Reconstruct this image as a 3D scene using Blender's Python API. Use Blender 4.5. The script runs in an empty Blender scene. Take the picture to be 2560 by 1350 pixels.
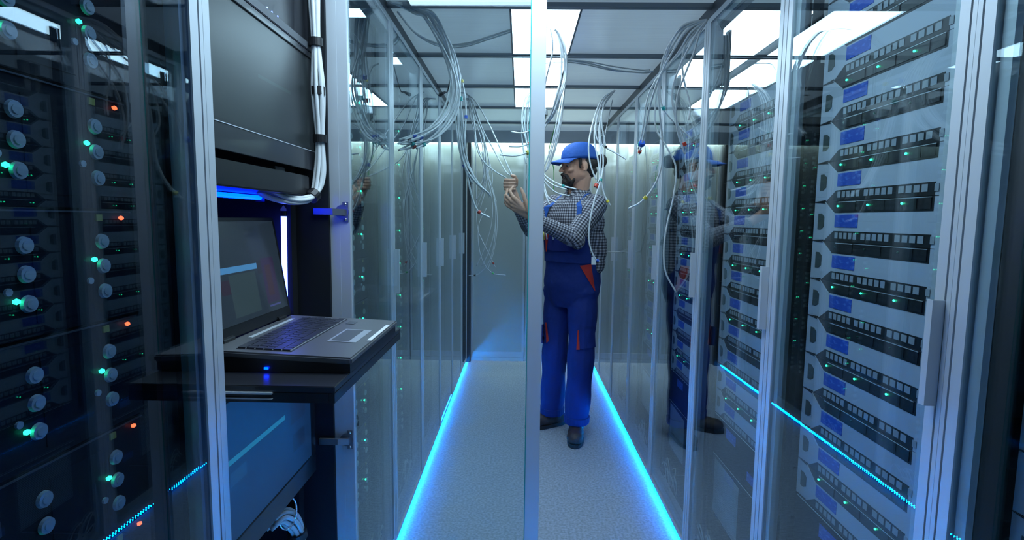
import bpy, bmesh, math, random
from mathutils import Vector, Matrix
from mathutils.bvhtree import BVHTree
PI = math.pi
S = bpy.context.scene
C = S.collection
rnd = random.Random(7)

# ------------------------------------------------------------------ camera
F_PX, PITCH, YAW, ROLL, CAM_H = 1312.59, 0.0969, -0.0154, 0.0111, 1.3579
_fw = Vector((math.sin(YAW)*math.cos(PITCH), math.cos(YAW)*math.cos(PITCH), -math.sin(PITCH)))
_rt = Vector((math.cos(YAW), -math.sin(YAW), 0))
_up = _rt.cross(_fw)
_r2 = _rt*math.cos(ROLL) + _up*math.sin(ROLL)
_u2 = -_rt*math.sin(ROLL) + _up*math.cos(ROLL)
cd = bpy.data.cameras.new('camera'); cam = bpy.data.objects.new('camera', cd); C.objects.link(cam)
cd.sensor_width = 36; cd.lens = 36*F_PX/2560; cd.clip_start = 0.05; cd.clip_end = 50
cam.matrix_world = Matrix(((_r2.x, _u2.x, -_fw.x, 0), (_r2.y, _u2.y, -_fw.y, 0), (_r2.z, _u2.z, -_fw.z, CAM_H), (0, 0, 0, 1)))
S.camera = cam
O = Vector((0, 0, CAM_H))
def ray(px, py):
    return _fw + _r2*((px-1280)/F_PX) - _u2*((py-675)/F_PX)
def at(px, py, v, ax='y'):
    """real-world point seen at a photo position, on the plane ax = v"""
    d = ray(px, py); i = 'xyz'.index(ax)
    return O + d*((v-O[i])/d[i])

# ------------------------------------------------------------------ render look, world
S.view_settings.view_transform = 'Standard'; S.view_settings.look = 'None'
S.view_settings.gamma = 1; S.view_settings.use_curve_mapping = False
S.view_settings.exposure = 0.0
S.cycles.max_bounces = 8; S.cycles.diffuse_bounces = 3; S.cycles.glossy_bounces = 5
S.cycles.transmission_bounces = 4; S.cycles.transparent_max_bounces = 24
S.cycles.caustics_reflective = False; S.cycles.caustics_refractive = False
S.cycles.sample_clamp_indirect = 4.0
w = bpy.data.worlds.new('world'); S.world = w; w.use_nodes = True
w.node_tree.nodes['Background'].inputs[0].default_value = (0.10, 0.22, 0.42, 1)
w.node_tree.nodes['Background'].inputs[1].default_value = 0.05

def area(name, loc, size, power, color, rot=(0, 0, 0), spread=PI):
    l = bpy.data.lights.new(name, 'AREA'); l.shape = 'RECTANGLE'; l.size, l.size_y = size
    l.energy = power; l.color = color; l.spread = spread
    o = bpy.data.objects.new(name, l); C.objects.link(o); o.location = loc; o.rotation_euler = rot
    return o

# ------------------------------------------------------------------ materials
MATS = {}
def mat(name, base=(.5, .5, .5), rough=.5, metal=0., spec=.5, emit=None, es=0., coat=0., bump=None, noise=None, aniso=0.):
    m = bpy.data.materials.new(name); m.use_nodes = True
    nt = m.node_tree; b = nt.nodes['Principled BSDF']
    b.inputs['Base Color'].default_value = (*base, 1)
    b.inputs['Roughness'].default_value = rough
    b.inputs['Metallic'].default_value = metal
    b.inputs['Specular IOR Level'].default_value = spec
    b.inputs['Coat Weight'].default_value = coat
    b.inputs['Coat Roughness'].default_value = .06
    if aniso:
        b.inputs['Anisotropic'].default_value = aniso
    if emit:
        b.inputs['Emission Color'].default_value = (*emit, 1); b.inputs['Emission Strength'].default_value = es
    if noise:                                   # (scale, amount): mottling of the surface colour
        tc = nt.nodes.new('ShaderNodeTexCoord'); n = nt.nodes.new('ShaderNodeTexNoise')
        n.inputs['Scale'].default_value = noise[0]; n.inputs['Detail'].default_value = 4
        mx = nt.nodes.new('ShaderNodeMix'); mx.data_type = 'RGBA'
        a = noise[1]
        mx.inputs[6].default_value = (*[c*(1-a) for c in base], 1); mx.inputs[7].default_value = (*[min(1, c*(1+a)) for c in base], 1)
        nt.links.new(tc.outputs['Object'], n.inputs['Vector']); nt.links.new(n.outputs['Fac'], mx.inputs[0])
        nt.links.new(mx.outputs[2], b.inputs['Base Color'])
    if bump:
        tc = nt.nodes.new('ShaderNodeTexCoord'); n = nt.nodes.new('ShaderNodeTexNoise')
        n.inputs['Scale'].default_value = bump[0]
        bp = nt.nodes.new('ShaderNodeBump'); bp.inputs['Strength'].default_value = bump[1]; bp.inputs['Distance'].default_value = bump[2] if len(bump) > 2 else .002
        nt.links.new(tc.outputs['Object'], n.inputs['Vector']); nt.links.new(n.outputs['Fac'], bp.inputs['Height'])
        nt.links.new(bp.outputs[0], b.inputs['Normal'])
    MATS[name] = m
    return m

def glass_mat(name, tint, gain=1.0):
    m = bpy.data.materials.new(name); m.use_nodes = True; nt = m.node_tree
    for n in list(nt.nodes): nt.nodes.remove(n)
    out = nt.nodes.new('ShaderNodeOutputMaterial'); mx = nt.nodes.new('ShaderNodeMixShader')
    tr = nt.nodes.new('ShaderNodeBsdfTransparent'); gl = nt.nodes.new('ShaderNodeBsdfGlossy'); fr = nt.nodes.new('ShaderNodeFresnel')
    tr.inputs[0].default_value = (*tint, 1); gl.inputs[0].default_value = (.93, .97, 1, 1); gl.inputs['Roughness'].default_value = 0.0
    fr.inputs['IOR'].default_value = 1.45
    geo = nt.nodes.new('ShaderNodeNewGeometry')          # both faces of the pane reflect alike
    mul = nt.nodes.new('ShaderNodeMath'); mul.operation = 'MULTIPLY'; mul.inputs[1].default_value = gain; mul.use_clamp = True
    lw = nt.nodes.new('ShaderNodeLayerWeight'); lw.inputs['Blend'].default_value = .5
    # Schlick-like fresnel from facing, symmetrical for front and back faces
    pw = nt.nodes.new('ShaderNodeMath'); pw.operation = 'POWER'; pw.inputs[1].default_value = 5
    ma = nt.nodes.new('ShaderNodeMath'); ma.operation = 'MULTIPLY_ADD'; ma.inputs[1].default_value = .96; ma.inputs[2].default_value = .04
    nt.links.new(lw.outputs['Facing'], pw.inputs[0]); nt.links.new(pw.outputs[0], ma.inputs[0]); nt.links.new(ma.outputs[0], mul.inputs[0])
    nt.nodes.remove(fr); nt.nodes.remove(geo)
    nt.links.new(mul.outputs[0], mx.inputs[0]); nt.links.new(tr.outputs[0], mx.inputs[1]); nt.links.new(gl.outputs[0], mx.inputs[2])
    nt.links.new(mx.outputs[0], out.inputs['Surface'])
    MATS[name] = m
    return m

mat('aluminium', (.62, .67, .72), .42, .35)
mat('aluminium_dark', (.10, .11, .125), .5, .3)
mat('beam_grey', (.20, .23, .26), .4, .5)
mat('black_metal', (.012, .013, .016), .55)
mat('rack_inside', (.015, .018, .022), .8, spec=.15)
mat('chrome', (.75, .78, .8), .12, 1.)
mat('white_face', (.46, .51, .60), .45)
mat('slot_black', (.012, .014, .016), .35)
mat('slot_panel', (.018, .020, .024), .3, noise=(160, .9))
mat('bay_white', (.33, .37, .42), .5)
mat('hole_grey', (.06, .08, .075), .3)
mat('face_dark', (.010, .013, .020), .65, spec=.12)
mat('hinge_steel', (.36, .39, .43), .35, .9)
mat('cap_white', (.62, .70, .70), .35)
mat('yellow_tag', (.55, .5, .12), .5)
mat('cable_white', (.72, .76, .78), .35, coat=.3)
mat('tie_black', (.01, .01, .012), .4)
mat('tie_blue', (.02, .10, .55), .4)
mat('tie_red', (.65, .05, .02), .4)
mat('tie_teal', (.02, .38, .36), .4)
mat('tie_yellow', (.7, .55, .04), .4)
mat('tie_green', (.06, .5, .08), .4)
mat('led_green', (0, .2, .1), .3, emit=(.02, 1., .42), es=9)
mat('led_dim', (.02, .10, .07), .3)
mat('led_red', (.2, .02, 0), .3, emit=(1., .10, .03), es=6)
mat('led_blue', (0, .02, .2), .3, emit=(.10, .16, 1.), es=8)
mat('tube_blue', (0, .1, .4), .3, emit=(.0, .014, 1.), es=24)
mat('tube_cyan', (.3, .6, 1), .3, emit=(.06, .10, 1.), es=18)
mat('light_panel', (.8, .8, .8), .5, emit=(.60, .83, 1.), es=12)
mat('light_panel_near', (.8, .8, .8), .5, emit=(.62, .84, 1.), es=11)
mat('wall_light', (.8, .8, .8), .5, emit=(.82, 1., .93), es=60)
mat('dark_wall', (.03, .04, .05), .7, noise=(3, .2))
mat('skin', (.62, .33, .22), .5, noise=(25, .12))
mat('hair', (.022, .013, .009), .6, bump=(120, .8, .004))
mat('cap_cloth', (.012, .085, .36), .75, bump=(30, .4, .01))
mat('overall', (.004, .022, .17), .8, bump=(14, .5, .02))
mat('overall_dark', (.004, .015, .16), .8)
mat('red_cloth', (.55, .03, .015), .8, bump=(30, .4, .01))
mat('boot', (.045, .030, .026), .55, bump=(60, .5, .004))
mat('sole', (.015, .014, .014), .6)
mat('eye_white', (.7, .7, .68), .2)
mat('iris', (.03, .02, .012), .1)
mat('laptop_silver', (.17, .175, .19), .38, .5)
mat('laptop_light', (.50, .53, .58), .35, .5)
mat('laptop_black', (.012, .013, .015), .3)
mat('key_black', (.03, .032, .045), .4)
mat('screen_gloss', (.02, .022, .028), .32, coat=.25)
mat('dome_grey', (.30, .33, .35), .3, .6)
mat('paper', (.75, .78, .8), .6)
glass_mat('glass_clear', (.88, .94, .95), 1.5)
glass_mat('glass_smoked', (.66, .74, .82), 1.5)

def nodes_of(name):
    m = MATS[name]; return m, m.node_tree, m.node_tree.nodes['Principled BSDF']

# floor: fine speckled vinyl
m = mat('floor_vinyl', (.30, .34, .38), .6)
_, nt, b = nodes_of('floor_vinyl')
tc = nt.nodes.new('ShaderNodeTexCoord'); n = nt.nodes.new('ShaderNodeTexNoise'); n.inputs['Scale'].default_value = 90; n.inputs['Detail'].default_value = 5
r = nt.nodes.new('ShaderNodeValToRGB'); r.color_ramp.elements[0].position = .35; r.color_ramp.elements[0].color = (.31, .39, .52, 1)
r.color_ramp.elements[1].position = .68; r.color_ramp.elements[1].color = (.51, .61, .78, 1)
nt.links.new(tc.outputs['Object'], n.inputs['Vector']); nt.links.new(n.outputs['Fac'], r.inputs[0]); nt.links.new(r.outputs[0], b.inputs['Base Color'])
# ceiling: brushed, blurry-reflecting sheet; ribs run across the aisle
mat('ceiling_sheet', (.34, .38, .43), .28, .5, emit=(.55, .80, 1.), es=.26)  # even emission added to brighten the ceiling and fill the aisle
_, nt, b = nodes_of('ceiling_sheet')
tc = nt.nodes.new('ShaderNodeTexCoord'); mp = nt.nodes.new('ShaderNodeMapping'); mp.inputs['Scale'].default_value = (1.5, 90, 1)
n = nt.nodes.new('ShaderNodeTexNoise'); n.inputs['Scale'].default_value = 2.0; n.inputs['Detail'].default_value = 3
bp = nt.nodes.new('ShaderNodeBump'); bp.inputs['Strength'].default_value = .25; bp.inputs['Distance'].default_value = .004
nt.links.new(tc.outputs['Object'], mp.inputs[0]); nt.links.new(mp.outputs[0], n.inputs['Vector']); nt.links.new(n.outputs['Fac'], bp.inputs['Height']); nt.links.new(bp.outputs[0], b.inputs['Normal'])
mx = nt.nodes.new('ShaderNodeMix'); mx.data_type = 'RGBA'; mx.inputs[6].default_value = (.38, .43, .50, 1); mx.inputs[7].default_value = (.58, .62, .66, 1)
nt.links.new(n.outputs['Fac'], mx.inputs[0]); nt.links.new(mx.outputs[2], b.inputs['Base Color'])
# frosted back panels with a glossy face
mat('frosted_panel', (.50, .55, .54), .6, coat=1.0, noise=(2.5, .08))
# blue label with faint lighter lines of print
mat('label_blue', (.035, .13, .62), .5)
_, nt, b = nodes_of('label_blue')
tc = nt.nodes.new('ShaderNodeTexCoord'); mp = nt.nodes.new('ShaderNodeMapping'); mp.inputs['Scale'].default_value = (1, 55, 170)
n = nt.nodes.new('ShaderNodeTexNoise'); n.inputs['Scale'].default_value = 1.0; n.inputs['Detail'].default_value = 1
r = nt.nodes.new('ShaderNodeValToRGB'); r.color_ramp.elements[0].position = .56; r.color_ramp.elements[0].color = (.02, .085, .50, 1)
r.color_ramp.elements[1].position = .68; r.color_ramp.elements[1].color = (.08, .20, .70, 1)
nt.links.new(tc.outputs['Object'], mp.inputs[0]); nt.links.new(mp.outputs[0], n.inputs['Vector']); nt.links.new(n.outputs['Fac'], r.inputs[0]); nt.links.new(r.outputs[0], b.inputs['Base Color'])
# strip of separate blue diodes: dotted along Y
def dotted(name, axis, pitch, col, es):
    m = bpy.data.materials.new(name); m.use_nodes = True; nt = m.node_tree; b = nt.nodes['Principled BSDF']
    b.inputs['Base Color'].default_value = (.05, .1, .2, 1)
    tc = nt.nodes.new('ShaderNodeTexCoord'); sp = nt.nodes.new('ShaderNodeSeparateXYZ')
    a = nt.nodes.new('ShaderNodeMath'); a.operation = 'PINGPONG'; a.inputs[1].default_value = pitch/2
    g = nt.nodes.new('ShaderNodeMath'); g.operation = 'LESS_THAN'; g.inputs[1].default_value = pitch*.17
    k = nt.nodes.new('ShaderNodeMath'); k.operation = 'MULTIPLY'; k.inputs[1].default_value = es
    nt.links.new(tc.outputs['Object'], sp.inputs[0]); nt.links.new(sp.outputs[axis], a.inputs[0]); nt.links.new(a.outputs[0], g.inputs[0]); nt.links.new(g.outputs[0], k.inputs[0])
    b.inputs['Emission Color'].default_value = (*col, 1); nt.links.new(k.outputs[0], b.inputs['Emission Strength'])
    MATS[name] = m
dotted('led_strip', 1, .0165, (.0, .25, 1.), 640)
# shirt: gingham check from an attribute written on the mesh (metres along / around each limb)
def plaid():
    m = bpy.data.materials.new('plaid'); m.use_nodes = True; nt = m.node_tree; b = nt.nodes['Principled BSDF']
    b.inputs['Roughness'].default_value = .85
    at_ = nt.nodes.new('ShaderNodeAttribute'); at_.attribute_name = 'weave'
    sp = nt.nodes.new('ShaderNodeSeparateXYZ'); nt.links.new(at_.outputs['Vector'], sp.inputs[0])
    outs = []
    for ax in (0, 1):
        a = nt.nodes.new('ShaderNodeMath'); a.operation = 'PINGPONG'; a.inputs[1].default_value = .0085
        g = nt.nodes.new('ShaderNodeMath'); g.operation = 'LESS_THAN'; g.inputs[1].default_value = .0042
        nt.links.new(sp.outputs[ax], a.inputs[0]); nt.links.new(a.outputs[0], g.inputs[0]); outs.append(g)
    ad = nt.nodes.new('ShaderNodeMath'); ad.operation = 'ADD'; nt.links.new(outs[0].outputs[0], ad.inputs[0]); nt.links.new(outs[1].outputs[0], ad.inputs[1])
    dv = nt.nodes.new('ShaderNodeMath'); dv.operation = 'MULTIPLY'; dv.inputs[1].default_value = .5; nt.links.new(ad.outputs[0], dv.inputs[0])
    r = nt.nodes.new('ShaderNodeValToRGB'); r.color_ramp.interpolation = 'CONSTANT'
    r.color_ramp.elements[0].color = (.40, .39, .42, 1); e = r.color_ramp.elements.new(.4); e.color = (.12, .12, .15, 1)
    r.color_ramp.elements[-1].position = .9; r.color_ramp.elements[-1].color = (.018, .02, .03, 1)
    nt.links.new(dv.outputs[0], r.inputs[0]); nt.links.new(r.outputs[0], b.inputs['Base Color'])
    tc = nt.nodes.new('ShaderNodeTexCoord'); n = nt.nodes.new('ShaderNodeTexNoise'); n.inputs['Scale'].default_value = 16
    bp = nt.nodes.new('ShaderNodeBump'); bp.inputs['Strength'].default_value = .5; bp.inputs['Distance'].default_value = .02
    nt.links.new(tc.outputs['Object'], n.inputs['Vector']); nt.links.new(n.outputs['Fac'], bp.inputs['Height']); nt.links.new(bp.outputs[0], b.inputs['Normal'])
    MATS['plaid'] = m
plaid()
# screens (lit displays): blocks of dim colour as on a desktop with windows
def screen_mat(name, base_col, blocks, es, gloss=.12):
    """blocks: (u0,u1,v0,v1,(r,g,b)) in UV space"""
    m = bpy.data.materials.new(name); m.use_nodes = True; nt = m.node_tree; b = nt.nodes['Principled BSDF']
    b.inputs['Base Color'].default_value = (.01, .012, .015, 1); b.inputs['Roughness'].default_value = gloss
    uv = nt.nodes.new('ShaderNodeTexCoord'); sp = nt.nodes.new('ShaderNodeSeparateXYZ'); nt.links.new(uv.outputs['UV'], sp.inputs[0])
    cur = nt.nodes.new('ShaderNodeRGB'); cur.outputs[0].default_value = (*base_col, 1); last = cur.outputs[0]
    for (u0, u1, v0, v1, col) in blocks:
        fac = None
        for ch, lo, hi in ((0, u0, u1), (1, v0, v1)):
            for op, v in (('GREATER_THAN', lo), ('LESS_THAN', hi)):
                t = nt.nodes.new('ShaderNodeMath'); t.operation = op; t.inputs[1].default_value = v; nt.links.new(sp.outputs[ch], t.inputs[0])
                if fac is None: fac = t.outputs[0]
                else:
                    mu = nt.nodes.new('ShaderNodeMath'); mu.operation = 'MULTIPLY'; nt.links.new(fac, mu.inputs[0]); nt.links.new(t.outputs[0], mu.inputs[1]); fac = mu.outputs[0]
        mx = nt.nodes.new('ShaderNodeMix'); mx.data_type = 'RGBA'; mx.inputs[7].default_value = (*col, 1)
        nt.links.new(fac, mx.inputs[0]); nt.links.new(last, mx.inputs[6]); last = mx.outputs[2]
    nt.links.new(last, b.inputs['Emission Color']); b.inputs['Emission Strength'].default_value = es
    MATS[name] = m
screen_mat('laptop_display', (.014, .024, .036), [
    (.04, .13, .02, .60, (.025, .012, .055)), (.14, .66, .50, .56, (.05, .19, .40)), (.20, .30, .30, .44, (.020, .014, .026)),
    (.72, .90, .10, .60, (.022, .014, .040)), (.76, .84, .18, .52, (.030, .016, .022)), (.66, .72, .44, .58, (.015, .018, .025)), (.74, .90, .06, .08, (.04, .05, .16)),
    (.30, .62, .06, .48, (.022, .040, .048))], 1.0)
screen_mat('lower_display', (.0035, .018, .060), [
    (.02, .16, .02, .62, (.004, .040, .085)), (.18, .70, .56, .60, (.010, .12, .19)), (.22, .34, .40, .50, (.006, .032, .085)),
    (.76, .93, .46, .80, (.004, .012, .040)), (.78, .92, .20, .36, (.003, .010, .034))], 1.15, .35)
screen_mat('upper_display', (.006, .010, .013), [(.12, .95, .03, .97, (.010, .017, .020)), (.45, .75, .50, .53, (.016, .034, .036))], 1.0, .30)

# ------------------------------------------------------------------ mesh helpers
class MB:
    def __init__(s): s.bm = bmesh.new()
    def box(s, x0, x1, y0, y1, z0, z1):
        vs = [s.bm.verts.new((x, y, z)) for x in (x0, x1) for y in (y0, y1) for z in (z0, z1)]
        for f in ((0, 1, 3, 2), (4, 6, 7, 5), (0, 4, 5, 1), (2, 3, 7, 6), (0, 2, 6, 4), (1, 5, 7, 3)):
            s.bm.faces.new([vs[i] for i in f])
        return s
    def prism(s, pts, d):
        """closed polygon pts (Vectors) swept by vector d"""
        a = [s.bm.verts.new(p) for p in pts]; b_ = [s.bm.verts.new(Vector(p)+Vector(d)) for p in pts]; n = len(a)
        s.bm.faces.new(a[::-1]); s.bm.faces.new(b_)
        for i in range(n): s.bm.faces.new((a[i], a[(i+1) % n], b_[(i+1) % n], b_[i]))
        return s
    def disc(s, c, axis, r, h, seg=16, r2=None, e=None):
        """cylinder / frustum from c along axis by h"""
        c = Vector(c); axis = Vector(axis).normalized(); t = axis.orthogonal().normalized(); q = axis.cross(t)
        r2 = r if r2 is None else r2
        a = [s.bm.verts.new(c+(t*math.cos(2*PI*i/seg)+q*math.sin(2*PI*i/seg))*r) for i in range(seg)]
        b_ = [s.bm.verts.new(c+axis*h+(t*math.cos(2*PI*i/seg)+q*math.sin(2*PI*i/seg))*r2) for i in range(seg)]
        s.bm.faces.new(a[::-1]); s.bm.faces.new(b_)
        for i in range(seg): s.bm.faces.new((a[i], a[(i+1) % seg], b_[(i+1) % seg], b_[i]))
        return s
    def ell(s, c, r, M=None, sub=2):
        mm = Matrix.Translation(c) @ (M.to_4x4() if M else Matrix.Identity(4)) @ Matrix.Diagonal((*r, 1))
        bmesh.ops.create_icosphere(s.bm, subdivisions=sub, radius=1, matrix=mm); return s
    def cap(s, p0, p1, r0, r1, seg=12):
        p0, p1 = Vector(p0), Vector(p1); d = p1-p0
        s.disc(p0, d, r0, d.length, seg, r1); s.ell(p0, (r0,)*3); s.ell(p1, (r1,)*3); return s
    def tube(s, pts, r, seg=6, closed=False):
        pts = [Vector(p) for p in pts]; n = len(pts); rings = []
        rr = r if isinstance(r, (list, tuple)) else [r]*n
        tan = [(pts[min(i+1, n-1)]-pts[max(i-1, 0)]).normalized() for i in range(n)]
        nn = tan[0].orthogonal().normalized()
        for i in range(n):
            nn = (nn-tan[i]*nn.dot(tan[i])).normalized(); bb = tan[i].cross(nn)
            rings.append([s.bm.verts.new(pts[i]+(nn*math.cos(2*PI*k/seg)+bb*math.sin(2*PI*k/seg))*rr[i]) for k in range(seg)])
        for i in range(n-1):
            for k in range(seg):
                s.bm.faces.new((rings[i][k], rings[i][(k+1) % seg], rings[i+1][(k+1) % seg], rings[i+1][k]))
        s.bm.faces.new(rings[0][::-1]); s.bm.faces.new(rings[-1]); return s
    def loft(s, rings):
        """rings of equal length lists of points, capped"""
        R = [[s.bm.verts.new(p) for p in ring] for ring in rings]; n = len(R[0])
        for i in range(len(R)-1):
            for k in range(n): s.bm.faces.new((R[i][k], R[i][(k+1) % n], R[i+1][(k+1) % n], R[i+1][k]))
        s.bm.faces.new(R[0][::-1]); s.bm.faces.new(R[-1]); return s
    def build(s, name, m, parent=None, smooth=False, bevel=0., mesh_only=False):
        if bevel:
            bmesh.ops.bevel(s.bm, geom=list(s.bm.edges), offset=bevel, segments=2, affect='EDGES', clamp_overlap=True)
        bmesh.ops.recalc_face_normals(s.bm, faces=list(s.bm.faces))
        if parent is not None:                    # meshes are written in world metres; parents are moved empties
            off = PL.get(parent.name, Vector((0, 0, 0)))
            if off.length: bmesh.ops.translate(s.bm, vec=-off, verts=list(s.bm.verts))
        me = bpy.data.meshes.new(name); s.bm.to_mesh(me); s.bm.free()
        if smooth:
            for p in me.polygons: p.use_smooth = True
        if m: me.materials.append(MATS[m])
        o = bpy.data.objects.new(name, me); C.objects.link(o)
        if parent is not None:
            o.parent = parent; PL[o.name] = PL.get(parent.name, Vector((0, 0, 0)))
        return o
PL = {}                                            # world place of each parent
def tag(o, label=None, cat=None, group=None, kind=None):
    if label: o['label'] = label
    if cat: o['category'] = cat
    if group: o['group'] = group
    if kind: o['kind'] = kind
    return o
def thing(name, loc, label, cat, group=None):
    o = bpy.data.objects.new(name, None); C.objects.link(o); o.location = loc; o.empty_display_size = .05
    PL[o.name] = Vector(loc); tag(o, label, cat, group); return o
def struct(mb, name, m, bevel=0.):
    o = mb.build(name, m, None, bevel=bevel); o['kind'] = 'structure'; return o
def copy_tree(o, parent=None):
    c = o.copy(); C.objects.link(c)
    if parent is not None: c.parent = parent
    PL[c.name] = PL.get(o.name, Vector((0, 0, 0)))
    for ch in list(o.children): copy_tree(ch, c)
    return c
def spline(pts, n=8):
    """Catmull-Rom through Vector points"""
    P = [Vector(p) for p in pts]; P = [P[0]*2-P[1]]+P+[P[-1]*2-P[-2]]; out = []
    for i in range(1, len(P)-2):
        for k in range(n):
            t = k/n; a, b_, c, d = P[i-1:i+3]
            out.append(.5*((2*b_)+(c-a)*t+(2*a-5*b_+4*c-d)*t*t+(3*b_-a-3*c+d)*t**3))
    out.append(P[-2]); return out
def add_uv(o, fn):
    me = o.data; uv = me.uv_layers.new(name='UVMap')
    for l in me.loops: uv.data[l.index].uv = fn(me.vertices[l.vertex_index].co)

# ------------------------------------------------------------------ measures
XL, XR, Y0, RW, HT, HC, YW = -.4956, .6853, .8375, .6, 2.1, 2.156, 4.95
seam = lambda k: Y0+RW*k
ORD = ['first', 'second', 'third', 'fourth', 'fifth', 'sixth', 'seventh', 'eighth', 'ninth', 'tenth', 'eleventh', 'twelfth', 'thirteenth', 'fourteenth', 'fifteenth', 'sixteenth', 'seventeenth', 'eighteenth']

# ------------------------------------------------------------------ room shell
struct(MB().box(-1.7, 1.9, -1.6, 5.1, -.05, 0), 'floor', 'floor_vinyl')
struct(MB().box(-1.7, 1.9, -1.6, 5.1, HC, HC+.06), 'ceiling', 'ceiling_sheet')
struct(MB().box(-1.7, -1.6, -1.6, 5.1, 0, HC), 'wall_left', 'dark_wall')
struct(MB().box(1.8, 1.9, -1.6, 5.1, 0, HC), 'wall_right', 'dark_wall')
struct(MB().box(-1.6, 1.8, -1.6, -1.5, 0, HC), 'wall_front', 'frosted_panel')
struct(MB().box(-1.6, 1.8, YW+.03, YW+.10, 0, HC), 'wall_back', 'frosted_panel')
# cross beams of the ceiling, one over each seam, and the dark bands over the doors
for k in range(-3, 7):
    y = seam(k)
    struct(MB().box(-1.6, 1.8, y-.013, y+.013, HC-.016, HC-.0002), 'trim_%d' % (k+4), 'beam_grey')
struct(MB().box(-1.6, 1.8, YW-.10, YW-.088, 2.045, HC-.0002), 'trim_20', 'aluminium')
for i, (x, s_) in enumerate(((XL, -1), (XR, 1))):
    a, b_ = sorted((x+s_*.012, x+s_*.030)); struct(MB().box(a, b_, -1.4, 4.915, HT+.006, HC-.0004), 'trim_%d' % (21+i), 'aluminium_dark')
# sliding door panels closing the far end of the aisle
for i, (xa, xb) in enumerate(((-.463, .045), (.052, .66))):
    d = MB().box(xa, xb, YW-.008, YW-.002, .09, 2.045).build('door_%d' % (i+1), 'frosted_panel'); d['kind'] = 'structure'
    f = MB()
    f.box(xa, xb, YW-.022, YW-.0085, .0, .034); f.box(xa, xb, YW-.018, YW-.0085, .036, .09)
    f.box(xa, xa+.022, YW-.018, YW-.0085, .091, 2.045); f.box(xb-.022, xb, YW-.018, YW-.0085, .091, 2.045)
    f.build('door_frame', 'aluminium', d)
t = MB().box(-.516, -.462, YW-.075, YW-.02, 0, 2.10).build('door_post', 'black_metal')
tag(t, 'black square post in the far left corner where the left cabinets meet the end wall', 'post')

# ------------------------------------------------------------------ lamps
def panel_light(x0, x1, k, label, pm='light_panel'):
    y0, y1 = seam(k)+.03, seam(k+1)-.03
    t = thing('ceiling_light', ((x0+x1)/2, (y0+y1)/2, HC-.01), label, 'ceiling light', 'light panels in the ceiling')
    MB().box(x0, x1, y0, y1, HC-.009, HC-.0003).build('diffuser', pm, t)
    f = MB()
    f.box(x0-.008, x0-.0003, y0-.008, y1+.008, HC-.011, HC-.0003); f.box(x1+.0003, x1+.008, y0-.008, y1+.008, HC-.011, HC-.0003)
    f.box(x0, x1, y0-.008, y0-.0003, HC-.011, HC-.0003); f.box(x0, x1, y1+.0003, y1+.008, HC-.011, HC-.0003)
    f.build('frame', 'aluminium_dark', t)
nm = {-2: 'behind the viewer', -1: 'just above the viewer', 1: 'nearest', 2: 'middle', 3: 'farthest'}
for k in (2, 3, 4): panel_light(-.045, .215, k, 'bright ceiling panel over the aisle, the %s of the three in line' % nm[k-1])
for k in (2, 3): panel_light(-.95, -.62, k, 'bright ceiling panel over the left cabinets, the %s one of the pair' % ('nearer' if k == 2 else 'farther'))
for k in (2, 3): panel_light(.80, 1.10, k, 'bright ceiling panel over the right cabinets, the %s one of the pair' % ('nearer' if k == 2 else 'farther'))
panel_light(-.42, .38, 0, 'wide ceiling panel right in front of the open console door', 'light_panel_near')
t = MB().box(-1.5, 1.7, YW-.07, YW-.02, 2.122, 2.150).build('light_bar', 'wall_light')
tag(t, 'long white light bar under the ceiling washing the frosted end wall', 'light bar')

for x, s_, side in ((XL, -1, 'left'), (XR, 1, 'right')):
    a, b_ = sorted((x+s_*.017, x+s_*.021))
    t = MB().box(a, b_, -1.0, 4.85, .010, .0148).build('led_strip', 'led_strip')
    tag(t, 'blue LED strip along the floor under the %s row of cabinet doors' % side, 'light strip')
    a, b_ = sorted((x+s_*.022, x+s_*.05))
    t = MB().box(a, b_, -1.0, 4.85, 0, .028).build('plinth', 'aluminium_dark')
    tag(t, 'dark plinth on the floor under the %s row of cabinets' % side, 'plinth')

# ------------------------------------------------------------------ server cabinets
def door_parts(t, u, y0, y1, glass, handle_y=None, z0=.030, z1=2.1, sw=.042):
    """door in plane x = u[0] (outer face) .. ; u = (x_outer, dir inward)"""
    x, s_ = u
    def bx(mb, d0, d1, ya, yb, za, zb):
        a, b_ = sorted((x+s_*d0, x+s_*d1)); mb.box(a, b_, ya, yb, za, zb)
    f = MB()
    for ya, yb in ((y0, y0+.020), (y1-.020, y1)): bx(f, 0, .022, ya, yb, z0, z1)
    for za, zb in ((z0, z0+.020), (z1-.020, z1)): bx(f, 0, .022, y0+.020, y1-.020, za, zb)
    for ya, yb in ((y0+.0225, y0+sw), (y1-sw, y1-.0225)): bx(f, .010, .021, ya, yb, z0+.0225, z1-.0225)
    for za, zb in ((z0+.0225, z0+.044), (z1-.042, z1-.0225)): bx(f, .010, .021, y0+sw, y1-sw, za, zb)
    for ya, yb in ((y0+.020, y0+.0225), (y1-.0225, y1-.020)): bx(f, .012, .018, ya, yb, z0+.02, z1-.02)
    for za, zb in ((z0+.020, z0+.0225), (z1-.0225, z1-.020)): bx(f, .012, .018, y0+.0225, y1-.0225, za, zb)
    d = f.build('door', 'aluminium', t)
    g = MB(); bx(g, .003, .0085, y0+.0203, y1-.0203, z0+.0203, z1-.0203); g.build('glass_pane', glass, d)
    if handle_y is not None:
        h = MB(); a, b_ = sorted((x, x-s_*.020)); h.box(a, b_, handle_y, handle_y+.003, 1.060, 1.235)
        a, b_ = sorted((x-s_*.020, x-s_*.0175)); h.box(a, b_, handle_y+.003, handle_y+.013, 1.060, 1.235)
        h.build('handle', 'aluminium', d)
    return d

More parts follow.
